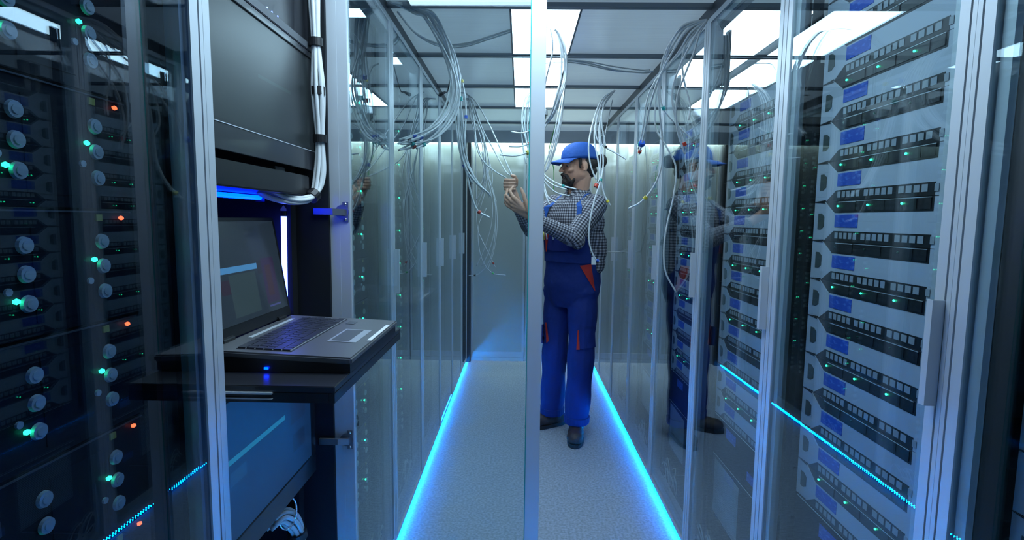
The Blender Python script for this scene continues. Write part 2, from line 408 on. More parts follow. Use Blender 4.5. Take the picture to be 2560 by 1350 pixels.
def cabinet(x, s_, ya, yb, label, group, glass, side_name, door=True, panels=False):
    """x: door plane, s_: inward direction"""
    t = thing('server_cabinet', (x, (ya+yb)/2, 0), label, 'server cabinet', group)
    def bx(mb, d0, d1, y0, y1, z0, z1):
        a, b_ = sorted((x+s_*d0, x+s_*d1)); mb.box(a, b_, y0, y1, z0, z1)
    f = MB()
    e = .0003
    for y0, y1 in ((ya+e, ya+.009), (yb-.009, yb-e)): bx(f, .0, .055, y0, y1, .030, HT)
    bx(f, .026, .05, ya+.0092, yb-.0092, .030, .075); bx(f, .026, .05, ya+.0092, yb-.0092, HT-.04, HT)
    f.build('front_frame', 'aluminium', t)
    r_ = MB()
    for y0, y1 in ((ya+.012, ya+.045), (yb-.045, yb-.012)):
        bx(r_, .062, .072, y0, y1, .076, HT-.05); bx(r_, .74, .77, y0, y1, .0, HT)
    bx(r_, .0505, .77, ya+.012, yb-.012, .030, .040)
    r_.build('mounting_rails', 'black_metal', t)
    if panels:
        p_ = MB()
        for y0, y1 in ((ya+e, ya+.008), (yb-.008, yb-e)): bx(p_, .056, .78, y0, y1, .0, HT)
        p_.build('side_panels', 'rack_inside', t)
        b2 = MB(); bx(b2, .781, .79, ya+.002, yb-.002, 0, HT); b2.build('back_panel', 'rack_inside', t)
    if door: door_parts(t, (x, s_), ya+.013, yb-.013, glass, ya+.010, sw=.030 if glass == 'glass_smoked' else .042)
    return t

KR = list(range(-2, 7))
place = {-2: 'behind the viewer', -1: 'cut off by the photo edge, nearest the viewer', 0: 'with the most servers in clear view', 1: 'next after the nearest full one', 2: 'third back', 3: 'fourth back beside the person', 4: 'fifth back', 5: 'sixth back', 6: 'last before the end wall'}
for k in KR:
    yb = seam(k+1) if k < 6 else 4.868
    cabinet(XR, 1, seam(k), yb, 'glass-doored cabinet in the right row, %s' % place[k], 'server cabinets of the right row', 'glass_clear', 'right')
placeL = {-2: 'behind the viewer', -1: 'dark smoked one at the left photo edge', 1: 'first one beyond the open console door', 2: 'second beyond the open console door', 3: 'third beyond the open console door', 4: 'fourth beyond the open console door', 5: 'fifth beyond the open console door', 6: 'last before the black corner post'}
for k in KR:
    if k in (-1, 0): continue
    yb = seam(k+1) if k < 6 else 4.868
    cabinet(XL, -1, seam(k), yb, 'glass-doored cabinet in the left row, %s' % placeL[k], 'server cabinets of the left row', 'glass_clear', 'left', panels=True)
cabinet(XL, -1, seam(-1), seam(0), 'glass-doored cabinet in the left row, %s' % placeL[-1], 'server cabinets of the left row', 'glass_smoked', 'left', panels=True)

# ------------------------------------------------------------------ white servers (right row)
XF = .76; PU = .0975
def server_proto():
    """origin: centre of the faceplate on the plane x = XF; y along the row, far end at +y"""
    t = thing('rack_server', (0, 0, 0), 'x', 'server')
    h = PU/2
    MB().box(.004, .52, -.222, .222, -h+.002, h-.002).build('chassis', 'black_metal', t)
    f = MB(); f.box(0, .0038, -.2415, .2415, -h+.0006, h-.0006); f.build('faceplate', 'white_face', t)
    def poly(pts, d0, d1): return [Vector((d0, y, z)) for y, z in pts], (d1-d0, 0, 0)
    # lower half of the arrow window (top of this unit) and upper half (bottom of this unit)
    a = [(-.152, h-.0006), (.193, h-.0006), (.153, h-.028), (-.152, h-.028)]
    m_ = MB(); m_.prism(*poly(a, -.0006, .0)); m_.build('control_panel', 'slot_black', t)
    q = MB(); q.box(-.0024, -.0007, .075, .135, h-.0235, h-.0035); q.box(-.0018, -.0007, -.02, .070, h-.0235, h-.003); q.box(-.0018, -.0007, -.11, -.026, h-.0235, h-.003); q.box(-.0024, -.0007, -.147, -.117, h-.024, h-.003)
    q.build('vent_panel', 'slot_panel', t)
    l = MB(); l.box(-.0034, -.0025, .073, .137, h-.0035, h-.0015); l.box(-.0030, -.0019, -.148, .07, h-.0025, h-.0012)
    for (y0, z0), (y1, z1) in ((( .193, h-.001), (.153, h-.0285)), ):
        l.prism([Vector((-.0016, y0, z0)), Vector((-.0016, y0+.0035, z0)), Vector((-.0016, y1+.002, z1-.0012)), Vector((-.0016, y1, z1))], (.001, 0, 0))
    l.build('bright_trim', 'aluminium', t)
    b_ = [(-.152, -h+.0006), (.193, -h+.0006), (.153, -h+.026), (-.152, -h+.026)]
    m_ = MB(); m_.prism(*poly(b_, -.0006, .0)); m_.build('drive_bay', 'slot_black', t)
    s_ = MB()
    y = .146
    for n_, wd, gap in ((5, .0120, .006), (5, .0135, .008), (4, .015, .007), (1, .010, .0)):
        for i in range(n_):
            s_.box(-.0016, -.0007, y-wd, y, -h+.0085, -h+.0225); y -= wd+.0055
        y -= gap+.004
    s_.build('drive_latches', 'bay_white', t)
    MB().box(-.0012, -.0001, .064, .150, -.0135, .0165).build('label', 'label_blue', t)
    hh = MB(); hh.prism([Vector((-.0012, y_, z_)) for y_, z_ in ((.196, -.013), (.196, .012), (.208, .020), (.222, .020), (.222, -.020), (.208, -.020))], (.001, 0, 0)); hh.build('ear_latch', 'hole_grey', t)
    e_ = MB(); e_.prism([Vector((-.0012, .194, h-.0007)), Vector((-.0012, .2415, h-.0007)), Vector((-.0012, .194, h-.004))], (.001, 0, 0)); e_.build('ear_gap', 'slot_black', t); e_ = MB(); e_.prism([Vector((-.0012, .194, -h+.0007)), Vector((-.0012, .2415, -h+.0007)), Vector((-.0012, .194, -h+.004))], (.001, 0, 0)); e_.build('ear_gap', 'slot_black', t)
    return t
proto = server_proto()
def led_mesh(r, d):
    m_ = MB(); m_.ell((0, 0, 0), (d, r, r*.8), sub=1); o = m_.build('led', None, None, smooth=True); me = o.data; bpy.data.objects.remove(o); return me
LEDM = {}
def led(parent, p, kind, r=.0032, d=.002):
    key = (kind, r)
    if key not in LEDM:
        me = led_mesh(r, d); me.materials.append(MATS[kind]); LEDM[key] = me
    o = bpy.data.objects.new('led', LEDM[key]); C.objects.link(o); o.parent = parent; o.location = p
    o['label'] = {'led_green': 'glowing green light', 'led_red': 'glowing red light', 'led_blue': 'glowing blue light', 'led_dim': 'unlit status light'}[kind]
    return o
HB = PU/2
ZS = [1.409+PU*i for i in range(-7, 7)]            # slot heights; the unit hangs below its slot
lit_px = {0: [(2112, 208), (2105, 415), (2097, 518), (2085, 717), (2070, 913), (2035, 1180)],
          1: [(1893, 147), (1860, 316), (1848, 455), (1843, 525), (1837, 660), (1823, 790), (1823, 994)],
          2: [(1735, 362), (1713, 478), (1710, 531), (1707, 636), (1702, 737), (1694, 885)],
          3: [(1637, 318), (1637, 403), (1630, 494), (1632, 535), (1627, 619), (1625, 703), (1619, 822)],
          4: [(1571, 430), (1569, 503), (1565, 676)], 5: []}
first = True
near_names = {-1: 'cut-off rightmost cabinet', 0: 'nearest whole right cabinet', 1: 'second right cabinet', 2: 'third right cabinet', 3: 'fourth right cabinet', 4: 'fifth right cabinet', 5: 'sixth right cabinet'}
for k in range(-1, 6):
    yc = seam(k)+.3
    lits = set()
    for px, py in lit_px.get(k, []):
        p = at(px, py, XF, 'x'); lits.add(min(range(len(ZS)), key=lambda i: abs(ZS[i]-.011-p.z)))
    top = len(ZS) if k <= 0 else len(ZS)-2
    for i in range(top):
        zc = ZS[i]-HB
        t = proto if first else copy_tree(proto); 
        t.location = (XF, yc, zc)
        lit = (i in lits) or (k == -1 and i % 3 == 0)
        n_ = ORD[top-1-i]
        t['label'] = 'white server%s, %s from the top in the %s' % (' with green lights' if lit else '', n_, near_names[k])
        t['category'] = 'server'; t['group'] = 'white servers in the right row of cabinets'
        first = False
        t['_lit'] = 1 if lit else 0
servers = [o for o in C.objects if '_lit' in o]
for t in servers:
    for yy in (.138, .030, -.074): led(t, (-.0036, yy, HB-.012), 'led_green' if t['_lit'] else 'led_dim')
    del t['_lit']

# dark units with blue labels at the bottom of the right cabinets, and a slotted grille
def dark_unit(k, z0, z1, grille=False, row='upper'):
    yc = seam(k)+.3
    t = thing('storage_unit', (XF, yc, z0), 'dark %s unit with blue labels under the servers of the %s' % (row, near_names[k]), 'storage unit', 'dark units at the bottom of the right cabinets')
    MB().box(XF+.006, XF+.5, yc-.22, yc+.22, z0+.003, z1-.003).build('chassis', 'black_metal', t)
    MB().box(XF, XF+.0055, yc-.2415, yc+.2415, z0+.001, z1-.001).build('faceplate', 'face_dark', t)
    MB().box(XF-.0012, XF-.0001, yc+.04, yc+.125, z1-.055, z1-.02).build('label', 'label_blue', t)
    MB().box(XF-.0012, XF-.0001, yc-.12, yc-.06, z0+.03, z0+.06).build('label', 'label_blue', t)
    MB().box(XF-.0012, XF-.0001, yc-.235, yc+.235, z1-.0035, z1-.0015).build('edge_trim', 'aluminium', t)
    if grille:
        g = MB(); n_ = 34
        for i in range(n_):
            zz = z0+.012+(z1-z0-.03)*i/n_
            g.prism([Vector((XF-.002, yc-.005, zz-.004)), Vector((XF-.002, yc+.215, zz+.006)), Vector((XF-.002, yc+.215, zz+.0095)), Vector((XF-.002, yc-.005, zz-.0005))], (.0018, 0, 0))
        g.build('grille', 'bay_white', t)
for k in (0, 1, 2, 3):
    zb = ZS[0]-PU
    dark_unit(k, zb-.155, zb-.002)
    dark_unit(k, zb-.40, zb-.159, grille=True, row='lower grilled')

# ------------------------------------------------------------------ dark capped units (left row)
XB = -.58
def capped_proto():
    t = thing('disk_enclosure', (0, 0, 0), 'x', 'disk enclosure')
    MB().box(-.45, -.004, -.235, .235, -.073, .073).build('chassis', 'black_metal', t)
    f = MB().box(-.0035, 0, -.2415, .2415, -.0755, .0755)
    f.box(0, .001, -.2, .03, -.06, .055); f.box(.0003, .0015, .075, .155, -.06, .055)
    f.build('faceplate', 'face_dark', t)
    MB().box(.0001, .0022, -.235, .235, .0735, .0755).build('bright_trim', 'aluminium_dark', t)
    for yc in (.178, .064):
        for dz in (.034, 0, -.035):
            c = MB(); c.disc((.0016, yc, dz), (1, 0, 0), .0105, .004, 18, .0095); c.disc((.0056, yc, dz), (1, 0, 0), .0055, .0012, 12)
            c.build('round_cap', 'cap_white', t)
        c = MB(); c.disc((.0016, yc-.024, -.018), (1, 0, 0), .0045, .003, 10); c.build('screw', 'cap_white', t)
    MB().box(.0006, .003, .171, .181, .062, .071).build('tag', 'yellow_tag', t)
    g = MB()
    for i in range(9):
        for j in range(3): g.box(.0012, .002, -.18+i*.022, -.165+i*.022, -.045+j*.032, -.027+j*.032)
    g.build('port_grid', 'aluminium_dark', t)
    return t
cp = capped_proto(); firstc = True
for k in (-1, 1, 2, 3, 4):
    for i in range(11):
        z = 1.442+.155*(i-7)
        if z < .2: continue
        t = cp if firstc else copy_tree(cp); firstc = False
        t.location = (XB, seam(k)+.3, z)
        t['label'] = 'dark enclosure with round caps, %s from top, %s' % (ORD[10-i], {-1: 'smoked cabinet at left photo edge', 1: 'first left cabinet beyond open door', 2: 'second left cabinet beyond open door', 3: 'third left cabinet beyond open door', 4: 'fourth left cabinet beyond open door'}[k])
        t['group'] = 'dark capped enclosures in the left cabinets'; t['_c'] = (k+2)*100+i
for t in [o for o in C.objects if '_c' in o]:
    c_ = t['_c']; i = c_ % 100; k = c_//100-2; del t['_c']
    if k == -1 or rnd.random() < .75:
        led(t, (.003, .163, .010), 'led_green', .0046, .0035)
    if k == -1 or rnd.random() < .5: led(t, (.003, .049, -.030), 'led_green', .0046, .0035)
    if k == -1: led(t, (.003, .215, .066), 'led_red', .0042, .0035)
    else: led(t, (.003, .06, .04), 'led_green', .003, .002)

# ------------------------------------------------------------------ console cabinet (left row, door open)
CY0, CY1 = .8375, 1.4375
con = thing('console_cabinet', (XL, (CY0+CY1)/2, 0), 'open black console cabinet on the left holding a monitor and a laptop tray', 'console cabinet')
f = MB()
f.box(XL-.05, XL, CY0+.0005, CY0+.018, .03, HT)
f.box(XL-.05, XL-.01, CY0+.0185, CY1-.0125, HT-.05, HT)
f.build('front_frame', 'aluminium', con)
p = MB(); p.box(XL-.79, XL-.0505, CY0+.0005, CY0+.018, .0, HT); p.box(XL-.79, XL-.026, CY1-.012, CY1-.0005, .0, HT); p.build('side_panels', 'rack_inside', con)
MB().box(XL-.80, XL-.7905, CY0+.0005, CY1-.0005, .0, HT).build('back_panel', 'rack_inside', con)
MB().box(XL-.6, XL-.10, CY0+.03, CY1-.03, .03, .045).build('bottom_shelf', 'black_metal', con)
r_ = MB()
for y0, y1 in ((CY0+.02, CY0+.05), (CY1-.046, CY1-.014)): r_.box(XL-.125, XL-.115, y0, y1, .05, HT-.06)
r_.build('mounting_rails', 'black_metal', con)
# its door, swung open 90 degrees across the aisle
D0, D1 = -.5156, .062
d = MB(); ZD0, ZD1 = .030, 2.1
dy0, dy1 = CY1+.001, CY1+.023
for xa, xb in ((D0, D0+.0485), (D1-.042, D1)): d.box(xa, xb, dy0, dy1, ZD0, ZD1)
d.box(D0+.0485, D1-.042, dy0, dy1, ZD0, ZD0+.044); d.box(D0+.0485, D1-.042, dy0, dy1, ZD1-.042, ZD1)
od = d.build('door', 'aluminium', con, bevel=.0012)
od['label'] = 'open glass door standing across the aisle'
MB().box(D0+.0488, D1-.0423, dy0+.011, dy0+.0165, ZD0+.0445, ZD1-.0425).build('glass_pane', 'glass_clear', od)
MB().box(D1-.0422, D1-.0395, dy0-.0015, dy0-.0002, ZD0+.02, ZD1-.02).build('edge_seal', 'tie_teal', od)
for z in (1.372, .726):                           # cup hinges
    hx = D0+.030
    h = MB(); h.box(hx-.002, hx+.0145, dy0-.003, dy0-.0002, z-.027, z+.027)
    h.disc((hx-.003, dy0-.0002, z), (0, -1, 0), .019, .0036, 22)
    hg = h.build('hinge', 'hinge_steel', od, bevel=.0006)
    a = MB(); a.prism([Vector((hx+.006, dy0-.004, z-.010)), Vector((hx+.006, dy0-.013, z-.010)), Vector((hx-.022, dy0-.022, z-.008)), Vector((hx-.075, dy0-.020, z-.008)), Vector((hx-.075, dy0-.013, z-.008)), Vector((hx-.022, dy0-.014, z-.008))], (0, 0, .017)); a.build('hinge_arm', 'hinge_steel', hg)
    sc = MB()
    for dz in (-.021, .021): sc.ell((hx+.0065, dy0-.0035, z+dz), (.004, .0025, .004))
    sc.build('screws', 'chrome', hg, smooth=True)

# wall monitor in the cabinet
MX = -.548; my0, my1 = CY0+.022, CY1-.016
mon = thing('wall_monitor', (MX, (my0+my1)/2, 1.50), 'large dark flat monitor mounted in the top of the open console cabinet', 'monitor')
MB().box(MX-.045, MX-.004, my0+.01, my1-.01, 1.50, 1.775).build('housing', 'laptop_black', mon)
b_ = MB(); b_.box(MX-.0035, MX+.004, my0, my1-.006, 1.478, 1.528); b_.box(MX-.0035, MX+.004, my0, my1-.006, 1.762, 1.776); b_.box(MX-.0035, MX+.004, my1-.016, my1-.006, 1.5282, 1.7618); b_.box(MX-.0035, MX+.004, my0, my0+.012, 1.5282, 1.7618)
b_.build('bezel', 'screen_gloss', mon, bevel=.0008)
MB().box(MX+.0041, MX+.0052, my0+.01, my1-.02, 1.5265, 1.5280).build('bright_trim', 'aluminium', mon)
sc = MB().box(MX-.0033, MX-.0005, my0+.013, my1-.017, 1.5285, 1.7615).build('screen', 'upper_display', mon)
add_uv(sc, lambda co: ((co.y+.26)/.52, (co.z-.0285)/.233))
a = MB(); a.prism([Vector((MX+.0045, my1-.030, 1.762)), Vector((MX+.0045, my1-.008, 1.752)), Vector((MX+.0045, my1-.008, 1.800)), Vector((MX+.0045, my1-.030, 1.810))], (.003, 0, 0)); a.build('corner_bracket', 'aluminium_dark', mon, bevel=.0006)
# dark unit above with three blue lights, rail between
t = thing('power_panel', (MX, 1.13, 1.785), 'dark glossy panel with three blue lights above the console monitor', 'panel')
MB().box(MX-.05, MX-.012, my0, my1-.012, 1.800, 2.06).build('front', 'screen_gloss', t)
MB().box(MX-.049, MX+.004, my0, my1-.014, 1.7790, 1.799).build('rail', 'aluminium_dark', t, bevel=.0015)
for px, py in ((668, 19), (680, 30), (694, 41)):
    p_ = at(px, py, MX-.0105, 'x'); led(t, p_-Vector((MX, 1.13, 1.785)), 'led_blue', .0028, .0015)
# shelf box below the monitor
t = thing('cable_box', (MX, 1.12, 1.40), 'flat dark box directly below the console monitor', 'box')
MB().box(MX-.25, MX+.002, my0, my1-.06, 1.412, 1.462).build('body', 'laptop_black', t, bevel=.003)
MB().box(MX-.10, MX-.02, 1.22, 1.27, 1.4625, 1.474).build('latch', 'aluminium_dark', t, bevel=.001)
# blue tubes
t = thing('tube_light', (-.66, 1.17, 1.39), 'short horizontal blue light tube under the box in the console cabinet', 'light tube')
MB().tube([(-.66, .90, 1.404), (-.66, 1.328, 1.404)], .0058, 12).build('tube', 'tube_blue', t)
MB().box(-.672, -.648, 1.3285, 1.342, 1.394, 1.4115).build('end_cap', 'laptop_black', t)
t = thing('tube_light', (-.66, 1.40, 1.1), 'upright bright blue light tube behind the laptop in the console cabinet', 'light tube')
MB().tube([(-.634, 1.393, 1.10), (-.630, 1.393, 1.358)], .0072, 12).build('tube', 'tube_cyan', t)
MB().tube([(-.630, 1.393, 1.3585), (-.630, 1.393, 1.372)], .0078, 12).build('end_cap', 'laptop_black', t)
MB().prism([Vector((-.622, 1.392, 1.3725)), Vector((-.638, 1.392, 1.3725)), Vector((-.638, 1.392, 1.377)), Vector((-.630, 1.392, 1.387)), Vector((-.622, 1.392, 1.377))], (0, .004, 0)).build('mounting_tab', 'paper', t)
# keyboard tray
TZ, TX = 1.066, -.318
tr = thing('sliding_tray', ((TX-.62)/2, 1.13, TZ), 'black sliding tray pulled out of the console cabinet under the laptop', 'tray')
MB().box(-.74, TX, .878, 1.375, TZ-.012, TZ).build('board', 'screen_gloss', tr, bevel=.0015)
b_ = MB(); b_.box(TX-.010, TX-.0002, .8785, 1.3745, TZ-.03, TZ-.0124); b_.box(-.74, TX-.0104, .8785, .8885, TZ-.03, TZ-.0124); b_.box(-.74, TX-.0104, 1.3645, 1.3745, TZ-.03, TZ-.0124)
b_.build('skirt', 'laptop_black', tr)
MB().box(-.74, -.425, .8725, .8783, TZ-.0145, TZ-.0105).box(-.74, -.425, .8725, .8783, TZ-.023, TZ-.0215).build('slide_rail', 'aluminium', tr, bevel=.0008)
# laptop
LZ = TZ+.0005
lap = thing('laptop', (-.44, 1.14, LZ), 'open silver laptop with its dark screen up, lying on the sliding tray', 'laptop')
lx0, lx1, ly0, ly1 = -.585, -.312, .952, 1.318
def wedge(x0, x1, y0, y1, zf0, zf1, zb0, zb1):
    m_ = MB(); m_.prism([Vector((x1, y0, LZ+zf0)), Vector((x1, y0, LZ+zf1)), Vector((x0, y0, LZ+zb1)), Vector((x0, y0, LZ+zb0))], (0, y1-y0, 0)); return m_
wedge(lx0+.004, lx1-.004, ly0+.004, ly1-.004, 0, .017, 0, .030).build('bottom_shell', 'laptop_black', lap)
wedge(lx0, lx1, ly0, ly1, .0172, .030, .0302, .041).build('top_deck', 'laptop_silver', lap, bevel=.003)
def dz(x): return LZ+.0302+(.0112)*((lx1-x)/(lx1-lx0))
def slab(m_, x0, x1, y0, y1, h): m_.prism([Vector((x1, y0, dz(x1))), Vector((x1, y0, dz(x1)+h)), Vector((x0, y0, dz(x0)+h)), Vector((x0, y0, dz(x0)))], (0, y1-y0, 0))
m_ = MB(); slab(m_, lx0+.045, lx0+.152, ly0+.022, ly1-.022, .0006); m_.build('keyboard_well', 'key_black', lap)
m_ = MB()
for i in range(6):
    x0 = lx0+.047+i*.0172; y = ly0+.024
    while y < ly1-.040:
        wd = .0150 if rnd.random() > .1 else .030
        if i == 5 and abs(y-(ly0+.12)) < .02: wd = .09
        slab(m_, x0, x0+.0150, y, min(y+wd, ly1-.024), .0030); y += wd+.0025
m_.build('keys', 'key_black', lap)
kb = MB()
for i in range(7): slab(kb, lx0+.0445+i*.0172, lx0+.0462+i*.0172, ly0+.023, ly1-.023, .0016)
kb.build('key_dividers', 'laptop_light', lap)
m_ = MB(); slab(m_, lx0+.185, lx0+.245, ly0+.115, ly0+.235, .0008); m_.build('touchpad_surround', 'laptop_light', lap)
m_ = MB(); slab(m_, lx0+.190, lx0+.228, ly0+.122, ly0+.228, .0012); m_.build('touchpad', 'aluminium_dark', lap)
m_ = MB(); slab(m_, lx0+.165, lx0+.185, ly1-.075, ly1-.045, .0006); m_.build('sticker', 'aluminium_dark', lap)
m_ = MB(); slab(m_, lx1-.012, lx1-.003, ly0+.14, ly0+.30, .0006); m_.build('front_trim', 'paper', lap)
m_ = MB(); slab(m_, lx0+.022, lx0+.031, ly0+.11, ly1-.05, .0008); m_.build('speaker_bar', 'aluminium', lap)
MB().box(-.477, -.470, ly0+.0005, ly0+.0038, LZ+.006, LZ+.0095).build('port', 'tube_blue', lap)
# lid
A = Vector((lx0+.003, 0, LZ+.043)); B_ = Vector((lx0-.036, 0, LZ+.288)); nrm = Vector((B_.z-A.z, 0, -(B_.x-A.x))).normalized()
def lidpt(v, y, d): p_ = A+(B_-A)*v+nrm*d; return Vector((p_.x, y, p_.z))
m_ = MB(); m_.prism([lidpt(0, ly0, -.008), lidpt(0, ly0, 0), lidpt(1, ly0, 0), lidpt(1, ly0, -.008)], (0, ly1-ly0-.004, 0)); m_.build('lid', 'laptop_black', lap, bevel=.002)
m_ = MB(); m_.prism([lidpt(.10, ly0+.012, .0002), lidpt(.10, ly0+.012, .0008), lidpt(.965, ly0+.012, .0008), lidpt(.965, ly0+.012, .0002)], (0, ly1-ly0-.028, 0))
sc = m_.build('screen', 'laptop_display', lap); add_uv(sc, lambda co: ((co.y+1.14-ly0-.012)/(ly1-ly0-.028), ((co.z+LZ)-A.z)/((B_.z-A.z)*.865)-.11))
m_ = MB()
for y in (ly0+.05, ly1-.08): m_.disc((lx0+.001, y, LZ+.044), (0, 1, 0), .0062, .04, 12)
m_.build('hinge_barrel', 'laptop_black', lap)
# lower screen
LX = -.565
ls = thing('lower_monitor', (LX, 1.13, .70), 'lower dark-blue lit monitor under the sliding tray in the console cabinet', 'monitor')
b_ = MB(); b_.box(LX-.03, LX-.002, CY0+.025, 1.395, .655, 1.0); b_.build('housing', 'laptop_black', ls)
b_ = MB(); b_.box(LX-.0018, LX+.004, CY0+.025, 1.395, .655, .708); b_.box(LX-.0018, LX+.004, 1.372, 1.395, .7082, 1.0); b_.build('bezel', 'screen_gloss', ls, bevel=.001)
sc = MB().box(LX-.0017, LX+.001, CY0+.03, 1.3715, .7085, .995).build('screen', 'lower_display', ls); add_uv(sc, lambda co: ((co.y+1.13-.868)/.504, (co.z-.0085)/.2865))

# ------------------------------------------------------------------ person
def fuse(mb, name, m, parent, voxel=.006, smooth=4, attr=None, factor=.5):
    """merge overlapping closed volumes into one continuous skin"""
    bmesh.ops.recalc_face_normals(mb.bm, faces=list(mb.bm.faces))
    me = bpy.data.meshes.new('tmp'); mb.bm.to_mesh(me); mb.bm.free()
    o = bpy.data.objects.new('tmp', me); C.objects.link(o)
    r = o.modifiers.new('r', 'REMESH'); r.mode = 'VOXEL'; r.voxel_size = voxel
    s = o.modifiers.new('s', 'SMOOTH'); s.iterations = smooth; s.factor = factor
    dg = bpy.context.evaluated_depsgraph_get(); dg.update()
    nm_ = bpy.data.meshes.new_from_object(o.evaluated_get(dg)); nm_.name = name
    bpy.data.objects.remove(o); bpy.data.meshes.remove(me)
    off = PL[parent.name]
    if attr:
        at_ = nm_.attributes.new('weave', 'FLOAT_VECTOR', 'POINT')
        for i, v in enumerate(nm_.vertices): at_.data[i].vector = attr(v.co)
    for v in nm_.vertices: v.co = v.co-off
    for p in nm_.polygons: p.use_smooth = True
    nm_.materials.clear(); nm_.materials.append(MATS[m])
    ob = bpy.data.objects.new(name, nm_); C.objects.link(ob); ob.parent = parent; PL[ob.name] = off
    return ob
V = Vector
per = thing('person', (.31, 3.28, 0), 'bearded person in blue cap, checked shirt and blue overalls standing and sorting white cables', 'person')
bf = V((-.72, -.69, 0)).normalized(); bl = V((-bf.y, bf.x, 0))
def B(f_, l_, z, c=(.325, 3.275)): return V((c[0], c[1], z))+bf*f_+bl*l_
Lsh, Lel, Lwr = V((.448, 3.15, 1.445)), V((.300, 3.03, 1.255)), V((.092, 2.985, 1.352))
Rsh, Rel, Rwr = V((.215, 3.40, 1.455)), V((.055, 3.25, 1.318)), V((-.026, 3.16, 1.462))
RG = [(.82, .120, .085, .0, 0), (.88, .150, .112, .0, 0), (.96, .172, .130, 0, 0), (1.06, .163, .122, .0, .005), (1.16, .166, .124, .005, .008), (1.27, .178, .128, .01, .012), (1.37, .188, .128, .015, .018), (1.44, .178, .112, .01, .022), (1.485, .130, .085, .0, .025), (1.515, .075, .066, .0, .028)]
def ringpt(z, a, off=0.):
    for (z0, w0, d0, f0, l0), (z1, w1, d1, f1, l1) in zip(RG, RG[1:]):
        if z <= z1 or z1 == RG[-1][0]:
            t = max(0, min(1, (z-z0)/(z1-z0))); w_ = w0+(w1-w0)*t+off; d_ = d0+(d1-d0)*t+off; f_ = f0+(f1-f0)*t; l_ = l0+(l1-l0)*t; break
    sg = lambda v_, e_: math.copysign(abs(v_)**e_, v_)
    return B(f_+d_*sg(math.cos(a), .85), l_+w_*sg(math.sin(a), .85), z)
def body_loft(mb, z0, z1, n, off): 
    mb.loft([[ringpt(z0+(z1-z0)*i/n, 2*PI*k/28, off) for k in range(28)] for i in range(n+1)])
# shirt
sh = MB(); body_loft(sh, 1.0, 1.515, 14, .004)
sh.cap(B(-.01, .10, 1.44), Lsh, .075, .068); sh.cap(B(-.01, -.10, 1.44), Rsh, .072, .064)
sh.cap(Lsh, Lel, .066, .056); sh.cap(Lel, Lwr+(Lel-Lwr)*.10, .056, .040); sh.cap(Rsh, Rel, .064, .054); sh.cap(Rel, Rwr+(Rel-Rwr)*.22, .056, .044)
for (p_, r_) in ((Lel+V((.03, .0, -.012)), .046), (Rel+V((0, .01, -.02)), .042), (B(-.05, .150, 1.17), .066), (B(-.045, .145, 1.10), .064), (B(-.03, .150, 1.25), .062), (B(-.02, .160, 1.34), .058), (B(-.05, .148, 1.21), .066)): sh.ell(p_, (r_, r_, r_*1.3))
segs = [(Lsh, Lel), (Lel, Lwr), (Rsh, Rel), (Rel, Rwr)]
def weave(co):
    best = None
    for i, (a, b_) in enumerate(segs):
        d = b_-a; t = (co-a).dot(d)/d.length_squared; tc_ = max(-.0, min(1.1, t)); q_ = a+d*tc_; dist = (co-q_).length
        if best is None or dist < best[0]: best = (dist, i, t*d.length, co-q_, d)
    ctr = B(0, .01, co.z); rad = (co-ctr); rad.z = 0
    if best[0] < .078 and (best[1] in (1, 3) or abs((co-B(0, .01, co.z)).dot(bl)) > .13 or (co-B(0, .01, co.z)).dot(bf) > .15):
        d = best[4].normalized(); u_ = V((0, 0, 1)); u_ = (u_-d*u_.dot(d)).normalized(); v_ = d.cross(u_)
        ang = math.atan2(best[3].dot(v_), best[3].dot(u_))
        return V((best[2]+.3, ang*.052+1, 0))
    return V((math.atan2(rad.dot(bl), rad.dot(bf))*.15+1, co.z, 0))
shirt = fuse(sh, 'shirt', 'plaid', per, .006, 3, weave)
# collar and cuffs
co_ = MB()
for a0, a1 in ((.25, 2.9), (-2.9, -.25)):
    for i in range(9):
        t0 = a0+(a1-a0)*i/9; t1 = a0+(a1-a0)*(i+1)/9
        def cp_(a, r, z, f0=.004): return B(f0+r*math.cos(a)*1.0, .028+r*math.sin(a)*.95, z-.022*math.cos(a))
        e0 = cp_(t0, .058, 1.565); e1 = cp_(t1, .058, 1.565); g0 = cp_(t0, .088, 1.500); g1 = cp_(t1, .088, 1.500)
        co_.prism([e0, e1, g1, g0], (e0-B(0, .028, e0.z)).normalized()*.006)
collar = co_.build('collar', 'plaid', shirt)
at_ = collar.data.attributes.new('weave', 'FLOAT_VECTOR', 'POINT')
for i, v in enumerate(collar.data.vertices): at_.data[i].vector = (v.co.x*.7+v.co.y*.7+2, v.co.z+2, 0)
# overalls
ov = MB(); body_loft(ov, .82, 1.125, 12, .016)
Lhip, Lkn, Lan = V((.388, 3.20, .90)), V((.380, 3.165, .52)), V((.366, 3.195, .135))
Rhip, Rkn, Ran = V((.250, 3.345, .88)), V((.232, 3.35, .50)), V((.222, 3.37, .125))
def leg(mb, h_, k_, a_):
    P_ = spline([h_+V((0, 0, .03)), h_, (h_+k_)/2, k_, (k_+a_)/2+V((0, 0, 0)), a_], 4)
    n_ = len(P_)
    for i in range(n_-1):
        t = i/(n_-1); t2 = (i+1)/(n_-1)
        R_ = lambda t: .102-.019*min(1, t/.5)-.005*max(0, (t-.5)/.5)+.004*math.sin(t*23)
        mb.cap(P_[i], P_[i+1], R_(t), R_(t2), 14)
leg(ov, Lhip, Lkn, Lan); leg(ov, Rhip, Rkn, Ran)
